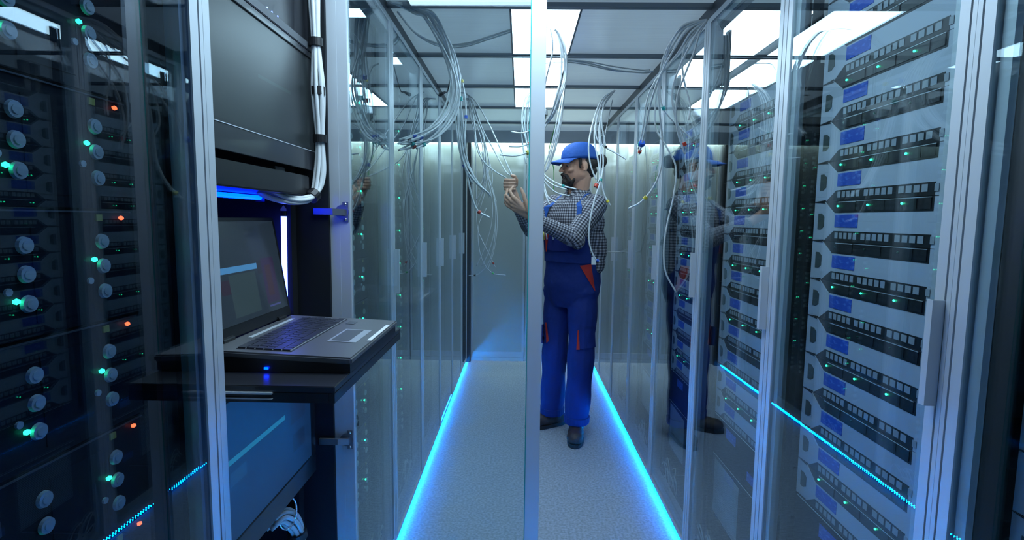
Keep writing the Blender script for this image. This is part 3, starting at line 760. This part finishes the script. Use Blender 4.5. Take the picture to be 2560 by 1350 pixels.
# cut the volumes level with the cuffs by keeping only a little below the ankle
overalls = fuse(ov, 'overalls', 'overall', per, .0065, 3)
for p_, lb_ in ((Lan, 'l'), (Ran, 'r')):
    cu = MB(); cu.disc(p_+V((0, 0, -.045)), (0, 0, 1), .080, .055, 24, .083); cu.build('cuff', 'overall', overalls, bevel=.008)
# bib, pocket, straps
bb = MB()
def shell(mb, pts_fn, nu, nv, th, inner=True):
    """pts_fn(u,v,off) -> point; makes a thin closed sheet"""
    g = [[[mb.bm.verts.new(pts_fn(i/nu, j/nv, o_)) for j in range(nv+1)] for i in range(nu+1)] for o_ in (0, th)]
    for i in range(nu):
        for j in range(nv):
            for s_ in (0, 1):
                q_ = [g[s_][i][j], g[s_][i+1][j], g[s_][i+1][j+1], g[s_][i][j+1]]; mb.bm.faces.new(q_ if s_ else q_[::-1])
    for i in range(nu):
        for j in (0, nv): mb.bm.faces.new((g[0][i][j], g[0][i+1][j], g[1][i+1][j], g[1][i][j]))
    for j in range(nv):
        for i in (0, nu): mb.bm.faces.new((g[0][i][j], g[0][i][j+1], g[1][i][j+1], g[1][i][j]))
shell(bb, lambda u, v, o_: ringpt(1.10+.215*v, (-1.0+2.05*u)*(1.35-.50*v), .012+o_), 20, 10, .010)
bib = bb.build('bib', 'overall', overalls, smooth=False)
pk = MB(); shell(pk, lambda u, v, o_: ringpt(1.17+.09*v, -.55+1.1*u, .023+o_), 12, 5, .007); pk.build('chest_pocket', 'overall_dark', overalls)
rp = MB(); shell(rp, lambda u, v, o_: ringpt(1.16+.12*v, -.42+.02*v+(.03+.14*v)*u, .031+o_), 4, 5, .003); rp.build('red_insert', 'red_cloth', overalls)
for a_, m_ in ((-.46, 'yellow_tag'), (-.30, 'paper'), (-.05, 'paper')):
    tl = MB(); tl.cap(ringpt(1.24, a_, .036), ringpt(1.292, a_-.03, .038), .005 if m_ == 'paper' else .008, .004); tl.build('pocket_tool', m_, overalls, smooth=True)
for sg in (1, -1):
    st = MB(); path = []
    for i in range(15):
        t = i/14
        if t < .5: path.append(ringpt(1.29+.33*t, sg*(.74-.25*t), .020))
        else:
            u = (t-.5)/.5; path.append(B(.085-.20*u, sg*.085+.022, 1.462+.048*math.sin(PI*min(1, u*1.15))-(.10*max(0, u-.6))))
    for i in range(14):
        p0, p1 = path[i], path[i+1]; sd = bl*.019 if True else None
        up_ = (p0-B(0, .01, 1.25)).normalized()
        st.prism([p0-sd, p0+sd, p1+sd, p1-sd], up_*.006)
    s_ = st.build('strap', 'cap_cloth', overalls)
    bk = MB(); c_ = path[2]; up_ = bf
    bk.prism([c_-bl*.026+V((0, 0, -.025))+bf*.006, c_+bl*.026+V((0, 0, -.025))+bf*.006, c_+bl*.026+V((0, 0, .022))+bf*.006, c_-bl*.026+V((0, 0, .022))+bf*.006], bf*.010); bk.build('buckle', 'tie_black', overalls, bevel=.003)
# red hip pocket and cargo pockets laid on the cloth
dg = bpy.context.evaluated_depsgraph_get(); dg.update()
bvh = BVHTree.FromPolygons([v.co+PL[overalls.name] for v in overalls.data.vertices], [list(p.vertices) for p in overalls.data.polygons])
def patch(name, m, P4, th=.004, off=.0015, n_=8, dirv=None):
    """cloth patch with world corners P4 dropped along dirv onto the overalls"""
    dirv = dirv.normalized(); mb = MB()
    def fn(u, v, o_):
        q_ = P4[0].lerp(P4[1], u).lerp(P4[3].lerp(P4[2], u), v); hit = bvh.ray_cast(q_-dirv*.3, dirv)
        c_ = hit[0] if hit[0] else q_
        return c_-dirv*(off+o_)
    shell(mb, fn, n_, n_, th); return mb.build(name, m, overalls)
dv = (_fw*1).normalized(); 
def pc(L, y=3.15): return [at(a, b_, y) for a, b_ in L]
patch('hip_pocket', 'red_cloth', pc([(1450, 665), (1478, 661), (1488, 728), (1484, 722)]), dirv=ray(1470, 690))
patch('cargo_pocket', 'overall', pc([(1446, 824), (1487, 820), (1489, 868), (1442, 874)]), dirv=ray(1466, 850), th=.008)
patch('red_insert', 'red_cloth', pc([(1444, 826), (1447, 826), (1449, 874), (1441, 874)]), dirv=ray(1445, 850), th=.003, off=.010)
patch('cargo_pocket', 'overall', pc([(1352, 812), (1366, 808), (1371, 856), (1352, 858)], 3.3), dirv=ray(1362, 830), th=.008)
patch('red_insert', 'red_cloth', pc([(1363, 806), (1366, 806), (1372, 852), (1366, 858)], 3.3), dirv=ray(1368, 830), th=.003, off=.010)
# boots
for an, fd, nm2 in ((Lan, V((-.16, -1, 0)), 'L'), (Ran, V((-.95, -.45, 0)), 'R')):
    fd = fd.normalized(); sdv = V((-fd.y, fd.x, 0)); g0 = V((an.x, an.y, 0))
    bt = MB()
    bt.cap(g0+V((0, 0, .065))-fd*.02, g0+V((0, 0, .15)), .052, .056)
    Mx = Matrix((fd, sdv, V((0, 0, 1)))).transposed()
    bt.ell(g0-fd*.045+V((0, 0, .048)), (.055, .045, .044), Mx, 3); bt.ell(g0+fd*.055+V((0, 0, .048)), (.100, .050, .044), Mx, 3); bt.ell(g0+fd*.125+V((0, 0, .045)), (.062, .052, .040), Mx, 3)
    bo = fuse(bt, 'boot', 'boot', per, .005, 3)
    so = MB(); pts = []
    for i in range(26):
        a_ = 2*PI*i/26; x_ = .045+.148*math.cos(a_); w_ = (.052 if x_ > .06 else .044)*math.copysign(abs(math.sin(a_))**.7, math.sin(a_)); pts.append(g0+fd*x_+sdv*w_)
    so.prism([p_+V((0, 0, .0005)) for p_ in pts], (0, 0, .024)); so.build('sole', 'sole', bo, bevel=.003)
# head
hd = V((.345, 3.215, 1.686)); HF = V((-.955, -.28, -.10)).normalized(); HL_ = V((-HF.y, HF.x, 0)).normalized(); HU = HF.cross(HL_)
HM = Matrix((HF, HL_, HU)).transposed()
def H(f_, l_, u_): return hd+HF*f_+HL_*l_+HU*u_
bd = MB()
def he(f_, l_, u_, r, s_=3): bd.ell(H(f_, l_, u_), r, HM, s_)
he(-.012, 0, .030, (.096, .074, .088)); he(.030, 0, -.035, (.064, .060, .080)); he(.045, 0, -.082, (.044, .042, .034)); he(.060, 0, .000, (.036, .054, .040))
he(.0, 0, -.05, (.062, .062, .058))
bd.cap(H(.090, 0, .010), H(.117, 0, -.026), .0085, .0125); he(.108, .010, -.030, (.010, .008, .007)); he(.108, -.010, -.030, (.010, .008, .007))
bd.cap(H(.082, .040, .016), H(.093, .010, .014), .011, .011); bd.cap(H(.082, -.040, .016), H(.093, -.010, .014), .011, .011)
he(.070, .042, -.028, (.022, .020, .018)); he(.070, -.042, -.028, (.022, .020, .018))
bd.cap(H(.094, .014, -.060), H(.094, -.014, -.060), .008, .008); bd.cap(H(.091, .012, -.071), H(.091, -.012, -.071), .008, .008); he(.078, 0, -.097, (.022, .026, .020))
for s_ in (1, -1): he(-.012, s_*.074, -.012, (.017, .007, .030), 2); he(-.004, s_*.076, -.034, (.009, .006, .010), 2)
bd.cap(H(-.022, 0, -.06), B(.0, .028, 1.49), .056, .062); bd.cap(B(0, .028, 1.50), B(-.01, .028, 1.44), .068, .07)
# arms beneath the sleeves up to the hands
bd.cap(Lel, Lwr, .040, .027); bd.cap(Rel, Rwr, .038, .026)
def finger(mb, pts, r0=.0092, r1=.0075):
    for i in range(len(pts)-1):
        t = i/(len(pts)-1); mb.cap(pts[i], pts[i+1], r0+(r1-r0)*t, r0+(r1-r0)*(i+1)/(len(pts)-1), 10)
# left hand: palm toward the body, fingers up and left, thumb raised
yl = 2.965
hc_ = at(1306, 519, yl); kn = [at(1284, 494, yl-.012), at(1279, 503, yl-.004), at(1280, 513, yl+.002), at(1284, 523, yl+.010)]
for k_ in kn: bd.cap(Lwr, k_, .024, .0125); bd.cap(at(1312, 524, yl), k_, .020, .012)
tips = [(at(1274, 478, yl+.01), at(1283, 467, yl+.03)), (at(1265, 488, yl+.012), at(1268, 474, yl+.035)), (at(1264, 500, yl+.014), at(1262, 488, yl+.04)), (at(1268, 514, yl+.016), at(1262, 505, yl+.04))]
for k_, (m1, m2) in zip(kn, tips): finger(bd, [k_, m1, m2], .0105, .0078)
finger(bd, [at(1322, 530, yl-.01), at(1313, 500, yl-.018), at(1309, 486, yl-.015), at(1303, 472, yl-.005)], .0145, .0088)
# right hand: closed round the cables, four finger rolls, thumb on top
yr = 3.135
fc = at(1277, 462, yr)
bd.ell(fc+V((.006, .018, -.004)), (.026, .022, .040), None, 3); bd.cap(Rwr, fc+V((.0, .012, -.015)), .027, .028)
for i, (dz_, w_) in enumerate(((.027, .030), (.009, .034), (-.009, .033), (-.026, .028))):
    finger(bd, [fc+V((-w_, .014, dz_)), fc+V((-w_-.002, -.010, dz_-.001)), fc+V((-.010, -.024, dz_-.002)), fc+V((.020, -.022, dz_-.001)), fc+V((.024, -.006, dz_))], .0105, .0088)
finger(bd, [fc+V((.030, .010, .0)), fc+V((.033, -.006, .028)), fc+V((.022, -.016, .048)), fc+V((.006, -.018, .052))], .013, .0092)
body = fuse(bd, 'body', 'skin', per, .0032, 3)
# eyes, brows
for s_ in (1, -1):
    MB().ell(H(.0775, s_*.031, -.001), (.0120,)*3, None, 2).build('eye', 'eye_white', body, smooth=True)
    MB().ell(H(.0878, s_*.0315, -.003), (.0030, .0055, .0055), HM, 2).build('iris', 'iris', body, smooth=True)
    MB().cap(H(.099, s_*.014, .017), H(.087, s_*.046, .018), .0045, .003).build('eyebrow', 'hair', body, smooth=True)
bt = MB()
bt.ell(H(.080, 0, -.098), (.036, .036, .036), HM, 3); bt.ell(H(.076, 0, -.112), (.030, .030, .028), HM, 3)
for s_ in (1, -1):
    bt.cap(H(.109, s_*.006, -.049), H(.092, s_*.028, -.062), .0095, .010); bt.cap(H(.092, s_*.028, -.062), H(.080, s_*.030, -.092), .011, .015)
    bt.cap(H(.055, s_*.046, -.085), H(.066, s_*.030, -.108), .009, .012)
fuse(bt, 'beard', 'hair', body, .004, 2)
hr = MB()
hr.ell(H(-.040, 0, .010), (.078, .080, .072), HM, 3); hr.ell(H(-.062, 0, -.040), (.048, .062, .045), HM, 3)
for s_ in (1, -1): hr.cap(H(.018, s_*.072, .030), H(.020, s_*.068, -.020), .011, .007)
hr.cap(H(-.085, 0, .010), H(-.145, .0, .014), .030, .036); hr.ell(H(-.147, .01, .014), (.033, .036, .042), HM, 3)
fuse(hr, 'hair', 'hair', body, .005, 2)
# cap: crown and peak
cw = MB(); rings = []
for i in range(12):
    t = i/11; z_ = .036+.098*math.sin(t*PI/2); r_ = max(.004, math.cos(t*PI/2)**.62)
    rings.append([H(-.010+.116*r_*math.cos(2*PI*k/36)-.004*t, .090*r_*math.sin(2*PI*k/36), z_-.020*(1-t)*(math.cos(2*PI*k/36) < 0)*abs(math.cos(2*PI*k/36))) for k in range(36)])
cw.loft(rings); cap_o = cw.build('cap', 'cap_cloth', per, smooth=True)
cap_o['label'] = 'blue peaked cap'
pkk = MB()
def peak(u, v, o_):
    a_ = (-1+2*u)*1.12; r0 = .100; f0 = -.006+r0*math.cos(a_); l0 = .090*math.sin(a_)
    ext = .072*math.cos(a_*.82)**.7*v
    return H(f0+ext*1.12, l0*(1-.05*v), .038-.014*v*v-.020*(math.sin(a_)**2)*(.3+.7*v)+o_)
shell(pkk, peak, 20, 8, .0035); pkk.build('peak', 'cap_cloth', cap_o, smooth=True)
MB().ell(H(-.012, 0, .133), (.008, .008, .004), HM, 2).build('button', 'cap_cloth', cap_o, smooth=True)

# ------------------------------------------------------------------ cables
def strand(pts, r=.0034, m_='cable_white', seg=6): return MB().tube(spline(pts, 7), r, seg), m_
def at3(L): return [at(a, b_, c) for a, b_, c in L]
def cable(pts, label, group=None, r=.0034, ties=(), m_='cable_white', tip=True, cat='cable'):
    """pts world points; ties: (fraction, colour[, big])"""
    sp = spline(pts, 8); r = r*1.12
    o = MB().tube(sp, r, 6).build('fibre_cable', m_, None, smooth=True)
    tag(o, label, cat, group)
    for tt in ties:
        fr, col = tt[:2]; i = min(len(sp)-2, int(fr*(len(sp)-1))); d = (sp[i+1]-sp[i]).normalized(); big = len(tt) > 2
        c = MB(); c.disc(sp[i]-d*.006, d, r*(1.9 if not big else 3.2), .014 if not big else .018, 10)
        c.build('marker_tie', 'tie_'+col, o)['label'] = col+' marker tie'
    return o
def jit(pts, amt, seed, end=1.0):
    r_ = random.Random(seed); ph = [r_.uniform(-1, 1) for _ in range(6)]; out = []; n = len(pts)
    for i, p_ in enumerate(pts):
        g = min(1, i/1.5)*amt*(1+.13*i)
        out.append(p_+Vector((math.sin(ph[0]*9+i*.9)*g*.5+ph[3]*g, math.sin(ph[1]*9+i*.7)*g*.6+ph[4]*g, math.sin(ph[2]*9+i*.8)*g*.35+ph[5]*g*.6)))
    return out
def bundle(L, n, amt, label, group, ties=None, r=.0034, seed=1, cut=0, ext=None):
    P = at3(L)
    for j in range(n):
        Q = jit(P, amt, seed*100+j) if j else list(P)
        for q in Q: q.x = max(q.x, XL+.012) if q.y > Y0+.62 else q.x; q.x = min(q.x, XR-.012)
        if cut and j % 2: Q = Q[:len(Q)-cut]
        for q in Q: q.z = min(q.z, HC-.004)
        cable(Q, label, group, r=r*rnd.uniform(.85, 1.05), ties=[ties[j % len(ties)]] if ties and ties[j % len(ties)] else ())
# left aisle
base = [(962, 4, 1.97), (1010, 13, 2.05), (1045, 24, 2.10), (1068, 34, 2.14)]
bundle(base+[(1092, 75, 2.2), (1118, 130, 2.28), (1134, 190, 2.3), (1134, 240, 2.3), (1116, 290, 2.28), (1080, 330, 2.22), (1040, 350, 2.16), (1004, 360, 2.10)], 11, .015,
       'white cable of the coil swinging from the left ceiling hook back to the door', 'cables of the left coil', [(.93, 'black'), (.94, 'blue'), (.9, 'red'), (.95, 'teal'), None], seed=3, r=.0038)
bundle(base[2:]+[(1092, 72, 2.2), (1122, 130, 2.32), (1139, 190, 2.4), (1144, 260, 2.45), (1148, 330, 2.48), (1158, 400, 2.5), (1180, 445, 2.5), (1212, 480, 2.5)], 5, .011,
       'white cable hanging down from the left ceiling hook before the black corner post', 'cables hanging under the left hook', [(.55, 'red', 1), (.6, 'teal', 1), (.45, 'blue', 1), (.9, 'blue'), None], seed=5, cut=1)
cable(at3([(1143, 200, 2.4), (1153, 280, 2.45), (1156, 370, 2.5), (1168, 440, 2.5), (1190, 520, 2.5), (1225, 545, 2.5)]), 'white cable with a red tie near its tip hanging low beside the black corner post', r=.0042, ties=[(.85, 'red')])
cable(at3([(1127, 160, 2.5), (1145, 172, 2.5), (1158, 215, 2.5), (1165, 270, 2.5), (1163, 330, 2.5), (1160, 400, 2.5), (1180, 460, 2.55)]), 'white cable with yellow and blue marks bowing outward right of the left coil', r=.0034, ties=[(.3, 'yellow'), (.58, 'blue')])
hk = [(1150, 231, 3.35), (1168, 236, 3.38)]
for n_, (L, lab) in enumerate([
    (hk+[(1192, 258, 3.35), (1222, 310, 3.3), (1250, 370, 3.2), (1268, 412, 3.15), (1281, 440, 3.12)], 'white cable running down to the fist of the person, upper one'),
    (hk+[(1185, 262, 3.4), (1205, 320, 3.35), (1232, 370, 3.25), (1262, 425, 3.15), (1274, 438, 3.12)], 'thin white cable running down to the fist of the person, lower one'),
    (hk+[(1180, 275, 3.45), (1188, 330, 3.4), (1192, 370, 3.35), (1210, 405, 3.3), (1240, 430, 3.2), (1266, 445, 3.14)], 'white cable bowing low before it reaches the fist of the person')]):
    cable(at3(L), lab, r=.0036)
bundle([(1150, 231, 3.6), (1178, 250, 3.6), (1193, 290, 3.6), (1205, 330, 3.6), (1212, 380, 3.6), (1218, 430, 3.6), (1212, 480, 3.6), (1200, 520, 3.6)], 6, .03, 'thin white cable in the loose tuft hanging left of the hands', 'loose tuft left of the hands', seed=9, r=.0032, cut=1)
bundle([(1205, 380, 3.7), (1220, 440, 3.7), (1236, 500, 3.7), (1238, 560, 3.7), (1225, 620, 3.7), (1205, 665, 3.7)], 3, .02, 'faint white cable of the hanging loops in front of the frosted wall', 'loops before the frosted wall', seed=12, r=.003)
cable(at3([(1216, 520, 3.7), (1197, 560, 3.7), (1196, 610, 3.7), (1208, 655, 3.7), (1232, 683, 3.7), (1264, 688, 3.7)]), 'white cable loop curling right with its tip near the bottom before the frosted wall', r=.003, ties=[(.8, 'green')])
cable(at3([(1240, 500, 3.7), (1236, 600, 3.7), (1222, 655, 3.7), (1197, 685, 3.72), (1172, 689, 3.74)]), 'white cable loop curling left to the cabinet door with a black tie', r=.003, ties=[(.85, 'black')])
cable(at3([(1178, 250, 3.7), (1186, 330, 3.7), (1190, 450, 3.7), (1192, 560, 3.7), (1205, 600, 3.7), (1225, 640, 3.7), (1238, 668, 3.7)]), 'white cable slanting down to a red tip before the frosted wall', r=.003, ties=[(.95, 'red')])
# near ceiling, sagging across
sag = 'white cable sagging under the ceiling from the left door rail toward the aisle middle'
bundle([(990, 30, 2.1), (1040, 55, 2.35), (1100, 70, 2.5), (1160, 65, 2.5), (1220, 42, 2.4), (1280, 24, 2.30), (1330, 30, 2.25), (1375, 45, 2.25)], 3, .012, sag, 'cables sagging along the left ceiling', seed=21)
bundle([(1368, 48, 2.25), (1392, 80, 2.3), (1408, 130, 2.35), (1411, 185, 2.4), (1402, 235, 2.4), (1385, 285, 2.45), (1362, 315, 2.5), (1345, 335, 2.5)], 5, .010, 'pale cable of the bundle arching out from behind the open door stile', 'arching bundle right of the door stile', seed=23, r=.0038)
cable(at3([(1368, 48, 2.25), (1380, 90, 2.3), (1381, 130, 2.35), (1372, 170, 2.4), (1364, 205, 2.45), (1358, 260, 2.5)]), 'greenish cable curving tightly beside the open door stile', m_='cable_white', r=.0032)
bundle([(1345, 170, 2.8), (1372, 152, 2.75), (1410, 147, 2.72), (1470, 158, 2.75), (1540, 175, 2.8), (1610, 182, 2.85), (1655, 178, 2.8)], 3, .012, 'white cable hanging in a long shallow arc across the right ceiling', 'cables crossing the right ceiling', seed=25)
bundle([(1362, 205, 3.0), (1345, 215, 3.0), (1325, 235, 3.0), (1315, 270, 3.0), (1312, 315, 3.0), (1318, 360, 3.0), (1322, 400, 2.95), (1316, 450, 2.95)], 6, .018, 'white cable in the bunch hanging behind the open door stile above the hands', 'bunch behind the door stile', seed=27, cut=1)
for n_, (a, b_, col) in enumerate((((1330, 322), (1277, 329), 'teal'), ((1330, 352), (1273, 366), 'red'), ((1330, 378), (1250, 387), 'yellow'))):
    cable(at3([(1345, a[1]-8, 2.95), (a[0], a[1]+(3 if n_ < 2 else 0), 2.93), ((a[0]+b_[0])/2, (a[1]+b_[1])/2+7, 2.9), (b_[0], b_[1], 2.88)]), 'cable tip with a %s tie sticking out left of the door stile above the hands' % col, r=.0036, ties=[(.45, col)] if n_ < 2 else [(.45, col, 1)], m_='cable_white')
for n_, (p1, p2, p3) in enumerate((((1362, 438), (1398, 461), (1441, 473)), ((1362, 446), (1386, 464), (1416, 473)), ((1362, 455), (1390, 481), (1424, 490)), ((1360, 462), (1370, 492), (1392, 507)), ((1359, 470), (1366, 492), (1374, 512)))):
    cable(at3([(1352, 172, 2.75), (1346, 250, 2.8), (1345, 330, 2.82), (1350, 400, 2.84), (1355, p1[1]-22, 2.84), (*p1, 2.83), (*p2, 2.8), (*p3, 2.78)]), 'loose white cable end fanning over the chest, %s one' % ['topmost', 'second', 'third', 'fourth', 'lowest'][n_], r=.0036, ties=[(.9, 'teal')] if n_ == 0 else ())
bundle([(1412, 210, 2.8), (1406, 260, 2.8), (1396, 310, 2.8), (1384, 360, 2.82), (1374, 395, 2.84), (1364, 425, 2.85)], 4, .012, 'white cable slanting down toward the door stile in front of the cap', 'cables slanting before the cap', seed=31)
cable(at3([(1388, 45, 4.4), (1392, 300, 4.4), (1372, 380, 4.4), (1384, 420, 4.4), (1384, 480, 4.4)][1:]), 'green cable hanging before the bright wall left of the cap', m_='tie_green', r=.003)
# right aisle, near
h = (1768, 50, 2.0)
HL = [
 ([h, (1712, 62, 2.02), (1680, 100, 2.08), (1657, 150, 2.15), (1647, 215, 2.2), (1650, 290, 2.25), (1656, 350, 2.3), (1652, 420, 2.32), (1632, 470, 2.34), (1602, 505, 2.36), (1570, 522, 2.38)], 'long white cable swinging down from the right hook with a yellow tie near its tip', [(.87, 'yellow')], .0042),
 ([h, (1722, 72, 2.02), (1690, 115, 2.08), (1662, 165, 2.15), (1642, 210, 2.2), (1624, 270, 2.3), (1612, 330, 2.4), (1598, 385, 2.5)], 'white cable from the right hook ending at a blue and red plug', [(.93, 'blue', 1), (.99, 'red')], .0038),
 ([h, (1728, 80, 2.02), (1700, 125, 2.08), (1668, 168, 2.15), (1640, 200, 2.22), (1618, 250, 2.3), (1608, 320, 2.4), (1596, 372, 2.5)], 'white cable from the right hook running beside the plugged one', [(.97, 'teal')], .0036),
 ([h, (1745, 78, 2.0), (1722, 120, 2.03), (1700, 165, 2.08), (1683, 215, 2.12), (1682, 262, 2.15), (1697, 320, 2.2), (1716, 372, 2.22)], 'white cable from the right hook with a red tip over the third cabinet', [(.97, 'red')], .0038),
 ([h, (1748, 85, 2.0), (1735, 130, 2.02), (1715, 180, 2.05), (1695, 235, 2.1), (1690, 290, 2.14), (1697, 340, 2.18), (1712, 385, 2.2)], 'white cable from the right hook, second one over the third cabinet', (), .0034),
 ([h, (1718, 66, 2.02), (1684, 110, 2.1), (1660, 160, 2.15), (1650, 220, 2.2), (1658, 270, 2.22), (1690, 310, 2.25), (1730, 350, 2.26)], 'teal-tied white cable from the right hook curving back to the third cabinet', [(.72, 'teal')], .0034),
 ([h, (1700, 75, 2.04), (1668, 130, 2.12), (1652, 190, 2.2), (1640, 250, 2.26), (1640, 320, 2.3), (1668, 370, 2.3), (1690, 420, 2.3), (1684, 490, 2.3), (1668, 560, 2.3), (1660, 620, 2.3), (1664, 680, 2.3), (1690, 730, 2.3)], 'very long white cable hanging to waist height before the third right cabinet', (), .0036),
 ([h, (1725, 95, 2.04), (1706, 140, 2.08), (1710, 200, 2.1), (1725, 260, 2.12), (1722, 300, 2.12)], 'short white cable from the right hook before the third right cabinet', (), .0032)]
for L, lab, ti, r in HL: cable(at3(L), lab, 'cables from the right hook', r=r, ties=ti)
# right aisle, behind the head
q = (1537, 226, 3.15)
IL = [
 ([q, (1505, 248, 3.1), (1484, 300, 3.05), (1472, 360, 3.0), (1476, 410, 3.0), (1490, 450, 3.0)], 'white cable falling behind the ponytail, leftmost', (), .004),
 ([q, (1508, 250, 3.1), (1490, 305, 3.05), (1486, 350, 3.0), (1495, 400, 2.98), (1502, 450, 2.96), (1512, 490, 2.95), (1527, 514, 2.94)], 'white cable from the far right hook ending at a yellow tip behind the shoulder', [(.93, 'yellow')], .004),
 ([q, (1512, 256, 3.1), (1504, 300, 3.05), (1510, 345, 3.05), (1515, 370, 3.05)], 'short white cable from the far right hook with a black tip', [(.97, 'black')], .0036),
 ([q, (1503, 262, 3.1), (1490, 320, 3.08), (1494, 350, 3.05), (1510, 366, 3.05), (1545, 386, 3.05), (1565, 398, 3.05)], 'blue-tied white cable from the far right hook crossing to the fourth cabinet', [(.62, 'blue')], .0034),
 ([q, (1508, 270, 3.1), (1500, 330, 3.05), (1508, 400, 3.0), (1502, 450, 2.95), (1486, 500, 2.92), (1474, 560, 2.9), (1474, 610, 2.9), (1487, 645, 2.9), (1500, 655, 2.9)], 'long white cable before the elbow with a paper tag at its end', [(.45, 'teal'), (.95, 'blue')], .0038),
 ([q, (1512, 262, 3.1), (1498, 320, 3.05), (1501, 390, 3.0), (1500, 440, 2.98), (1488, 470, 2.96)], 'white cable from the far right hook with a red tie on the shoulder', [(.97, 'red', 1)], .0036)]
for L, lab, ti, r in IL: cable(at3(L), lab, 'cables from the far right hook', r=r, ties=ti)
a = at(1484, 652, 2.9); o = MB().box(a.x-.012, a.x+.012, a.y-.001, a.y+.001, a.z-.022, a.z+.022).build('paper_tag', 'paper'); tag(o, 'small white paper tag hanging on a cable at the hip of the person', 'tag')
cable(at3([(1537, 228, 3.6), (1520, 300, 3.6), (1500, 420, 3.6), (1492, 540, 3.6), (1500, 615, 3.6), (1515, 628, 3.6), (1545, 630, 3.6), (1570, 622, 3.6)]), 'white cable behind the person ending in an arc at waist height', r=.003)
# connectors under the ceiling
a = at(1075, 292, 3.3); t = MB().box(a.x-.010, a.x+.010, a.y-.012, a.y+.012, a.z-.022, a.z+.022).box(a.x-.016, a.x+.016, a.y-.008, a.y+.008, a.z-.012, a.z+.004).build('connector', 'tie_green', bevel=.002); tag(t, 'small green connector dangling under the ceiling left of the black post', 'connector')
cable([at(1075, 286, 3.3), at(1074, 272, 3.3), at(1074, 262, 3.3)], 'short lead holding the green connector', r=.002)
a = at(1100, 237, 2.75); b2 = at(1112, 231, 2.75); t = MB().cap(a, b2, .010, .006).build('connector', 'tie_black', smooth=True); tag(t, 'black rubber plug dangling in front of the left door rail', 'connector')
cable([b2, b2+Vector((.02, -.02, .012)), Vector((b2.x+.05, b2.y-.06, HC-.004))], 'short black lead holding the rubber plug under the ceiling', r=.003, m_='tie_black')
# wall of cables tied up inside the console cabinet
con_b = thing('cable_bundle', (-.53, 1.37, 1.4), 'thick white cable bundle with black ties running down beside the console monitor', 'cable bundle')
cb = [Vector((-.527, 1.368, 2.09)), Vector((-.527, 1.370, 1.95)), Vector((-.527, 1.378, 1.80)), Vector((-.525, 1.380, 1.68)), Vector((-.525, 1.385, 1.56)), Vector((-.527, 1.382, 1.47)), Vector((-.535, 1.355, 1.412)), Vector((-.56, 1.29, 1.398)), Vector((-.60, 1.24, 1.42)), Vector((-.64, 1.22, 1.46))]
for j in range(7):
    a_ = 2*PI*j/6 if j < 6 else 0; rr = .0098 if j < 6 else 0
    sp = [p_+Vector((math.sin(a_)*rr, math.cos(a_)*rr, math.sin(a_+1)*rr*(.9 if i > 5 else .1)))*(1+.35*math.sin(i*2.6)) for i, p_ in enumerate(cb)]
    MB().tube(spline(sp, 8), .0052, 8).build('cable', 'cable_white', con_b, smooth=True)
for i in (2, 3, 4, 6):
    p_ = cb[i]; d_ = (cb[i+1]-cb[i-1]).normalized()
    MB().disc(p_-d_*.010, d_, .0172, .02, 18).build('velcro_tie', 'tie_black', con_b)
t = thing('cable_bundle', (-.60, 1.28, .6), 'blue-lit cable bundle through a chrome ring at the bottom of the console cabinet', 'cable bundle')
lb = [(-.60, 1.20, .615), (-.585, 1.225, .620), (-.575, 1.265, .585), (-.575, 1.295, .53), (-.578, 1.305, .46), (-.58, 1.30, .34)]
for j in range(8):
    a_ = 2*PI*j/7 if j < 7 else 0; rr = .013 if j < 7 else 0
    sp = [Vector(p_)+Vector((math.sin(a_)*rr, math.cos(a_)*rr*(.45 if i < 2 else 1), math.cos(a_)*rr*(1 if i < 3 else 0))) for i, p_ in enumerate(lb)]
    MB().tube(spline(sp, 8), .0058, 8).build('cable', 'cable_white', t, smooth=True)
MB().disc((-.575, 1.292, .54), (0, .3, -1), .024, .022, 18).build('velcro_tie', 'tie_black', t)
ring = MB(); cc = Vector((-.572, 1.235, .622)); ring.tube([cc+Vector((.014*math.sin(a_), .020*math.sin(a_), .042*math.cos(a_))) for a_ in [i*2*PI/24*.9 for i in range(25)]], .0022, 8); ring.build('chrome_ring', 'chrome', t, smooth=True)
# tufts of loose cable lying at the bottom inside the cabinets
def tuft(x, y, lab):
    t = thing('cable_tuft', (x, y, .045), lab, 'loose cables', 'loose cables on the cabinet floors')
    for j in range(9):
        a_ = rnd.uniform(-1, 1); h_ = rnd.uniform(.04, .12); l_ = rnd.uniform(.04, .11)
        p0 = Vector((x+rnd.uniform(-.015, .03), y+rnd.uniform(-.06, .06), .048))
        MB().tube(spline([p0, p0+Vector((a_*.02, l_*.3, h_*.7)), p0+Vector((a_*.03, l_*.7, h_)), p0+Vector((a_*.02, l_, h_*.75))], 5), .0028, 5).build('cable', 'cable_white', t, smooth=True)
for k, yy in ((1, 1.95), (2, 2.45), (3, 3.0), (4, 3.6)): tuft(XR+.05, yy, 'tuft of loose white cables on the floor of the %s' % near_names[k])
for k, yy in ((1, 1.85), (2, 2.45), (3, 3.1)): tuft(XL-.055, yy, 'tuft of loose white cables in the %s left cabinet beyond the open door' % ORD[k-1])
# dome camera
a = Vector((.118, 3.84, 2.095)); t = thing('dome_camera', a, 'silver dome camera under the ceiling mostly behind the door stile', 'camera')
MB().disc((a.x, a.y, HC-.017), (0, 0, 1), .060, .0165, 28).build('base', 'dome_grey', t, bevel=.002)
MB().ell((a.x, a.y, a.z-.004), (.058, .058, .058), sub=3).build('dome', 'chrome', t, smooth=True)
MB().disc((a.x, a.y, a.z-.004), (0, 0, 1), .068, .046, 28, .062).build('collar', 'dome_grey', t, bevel=.003)
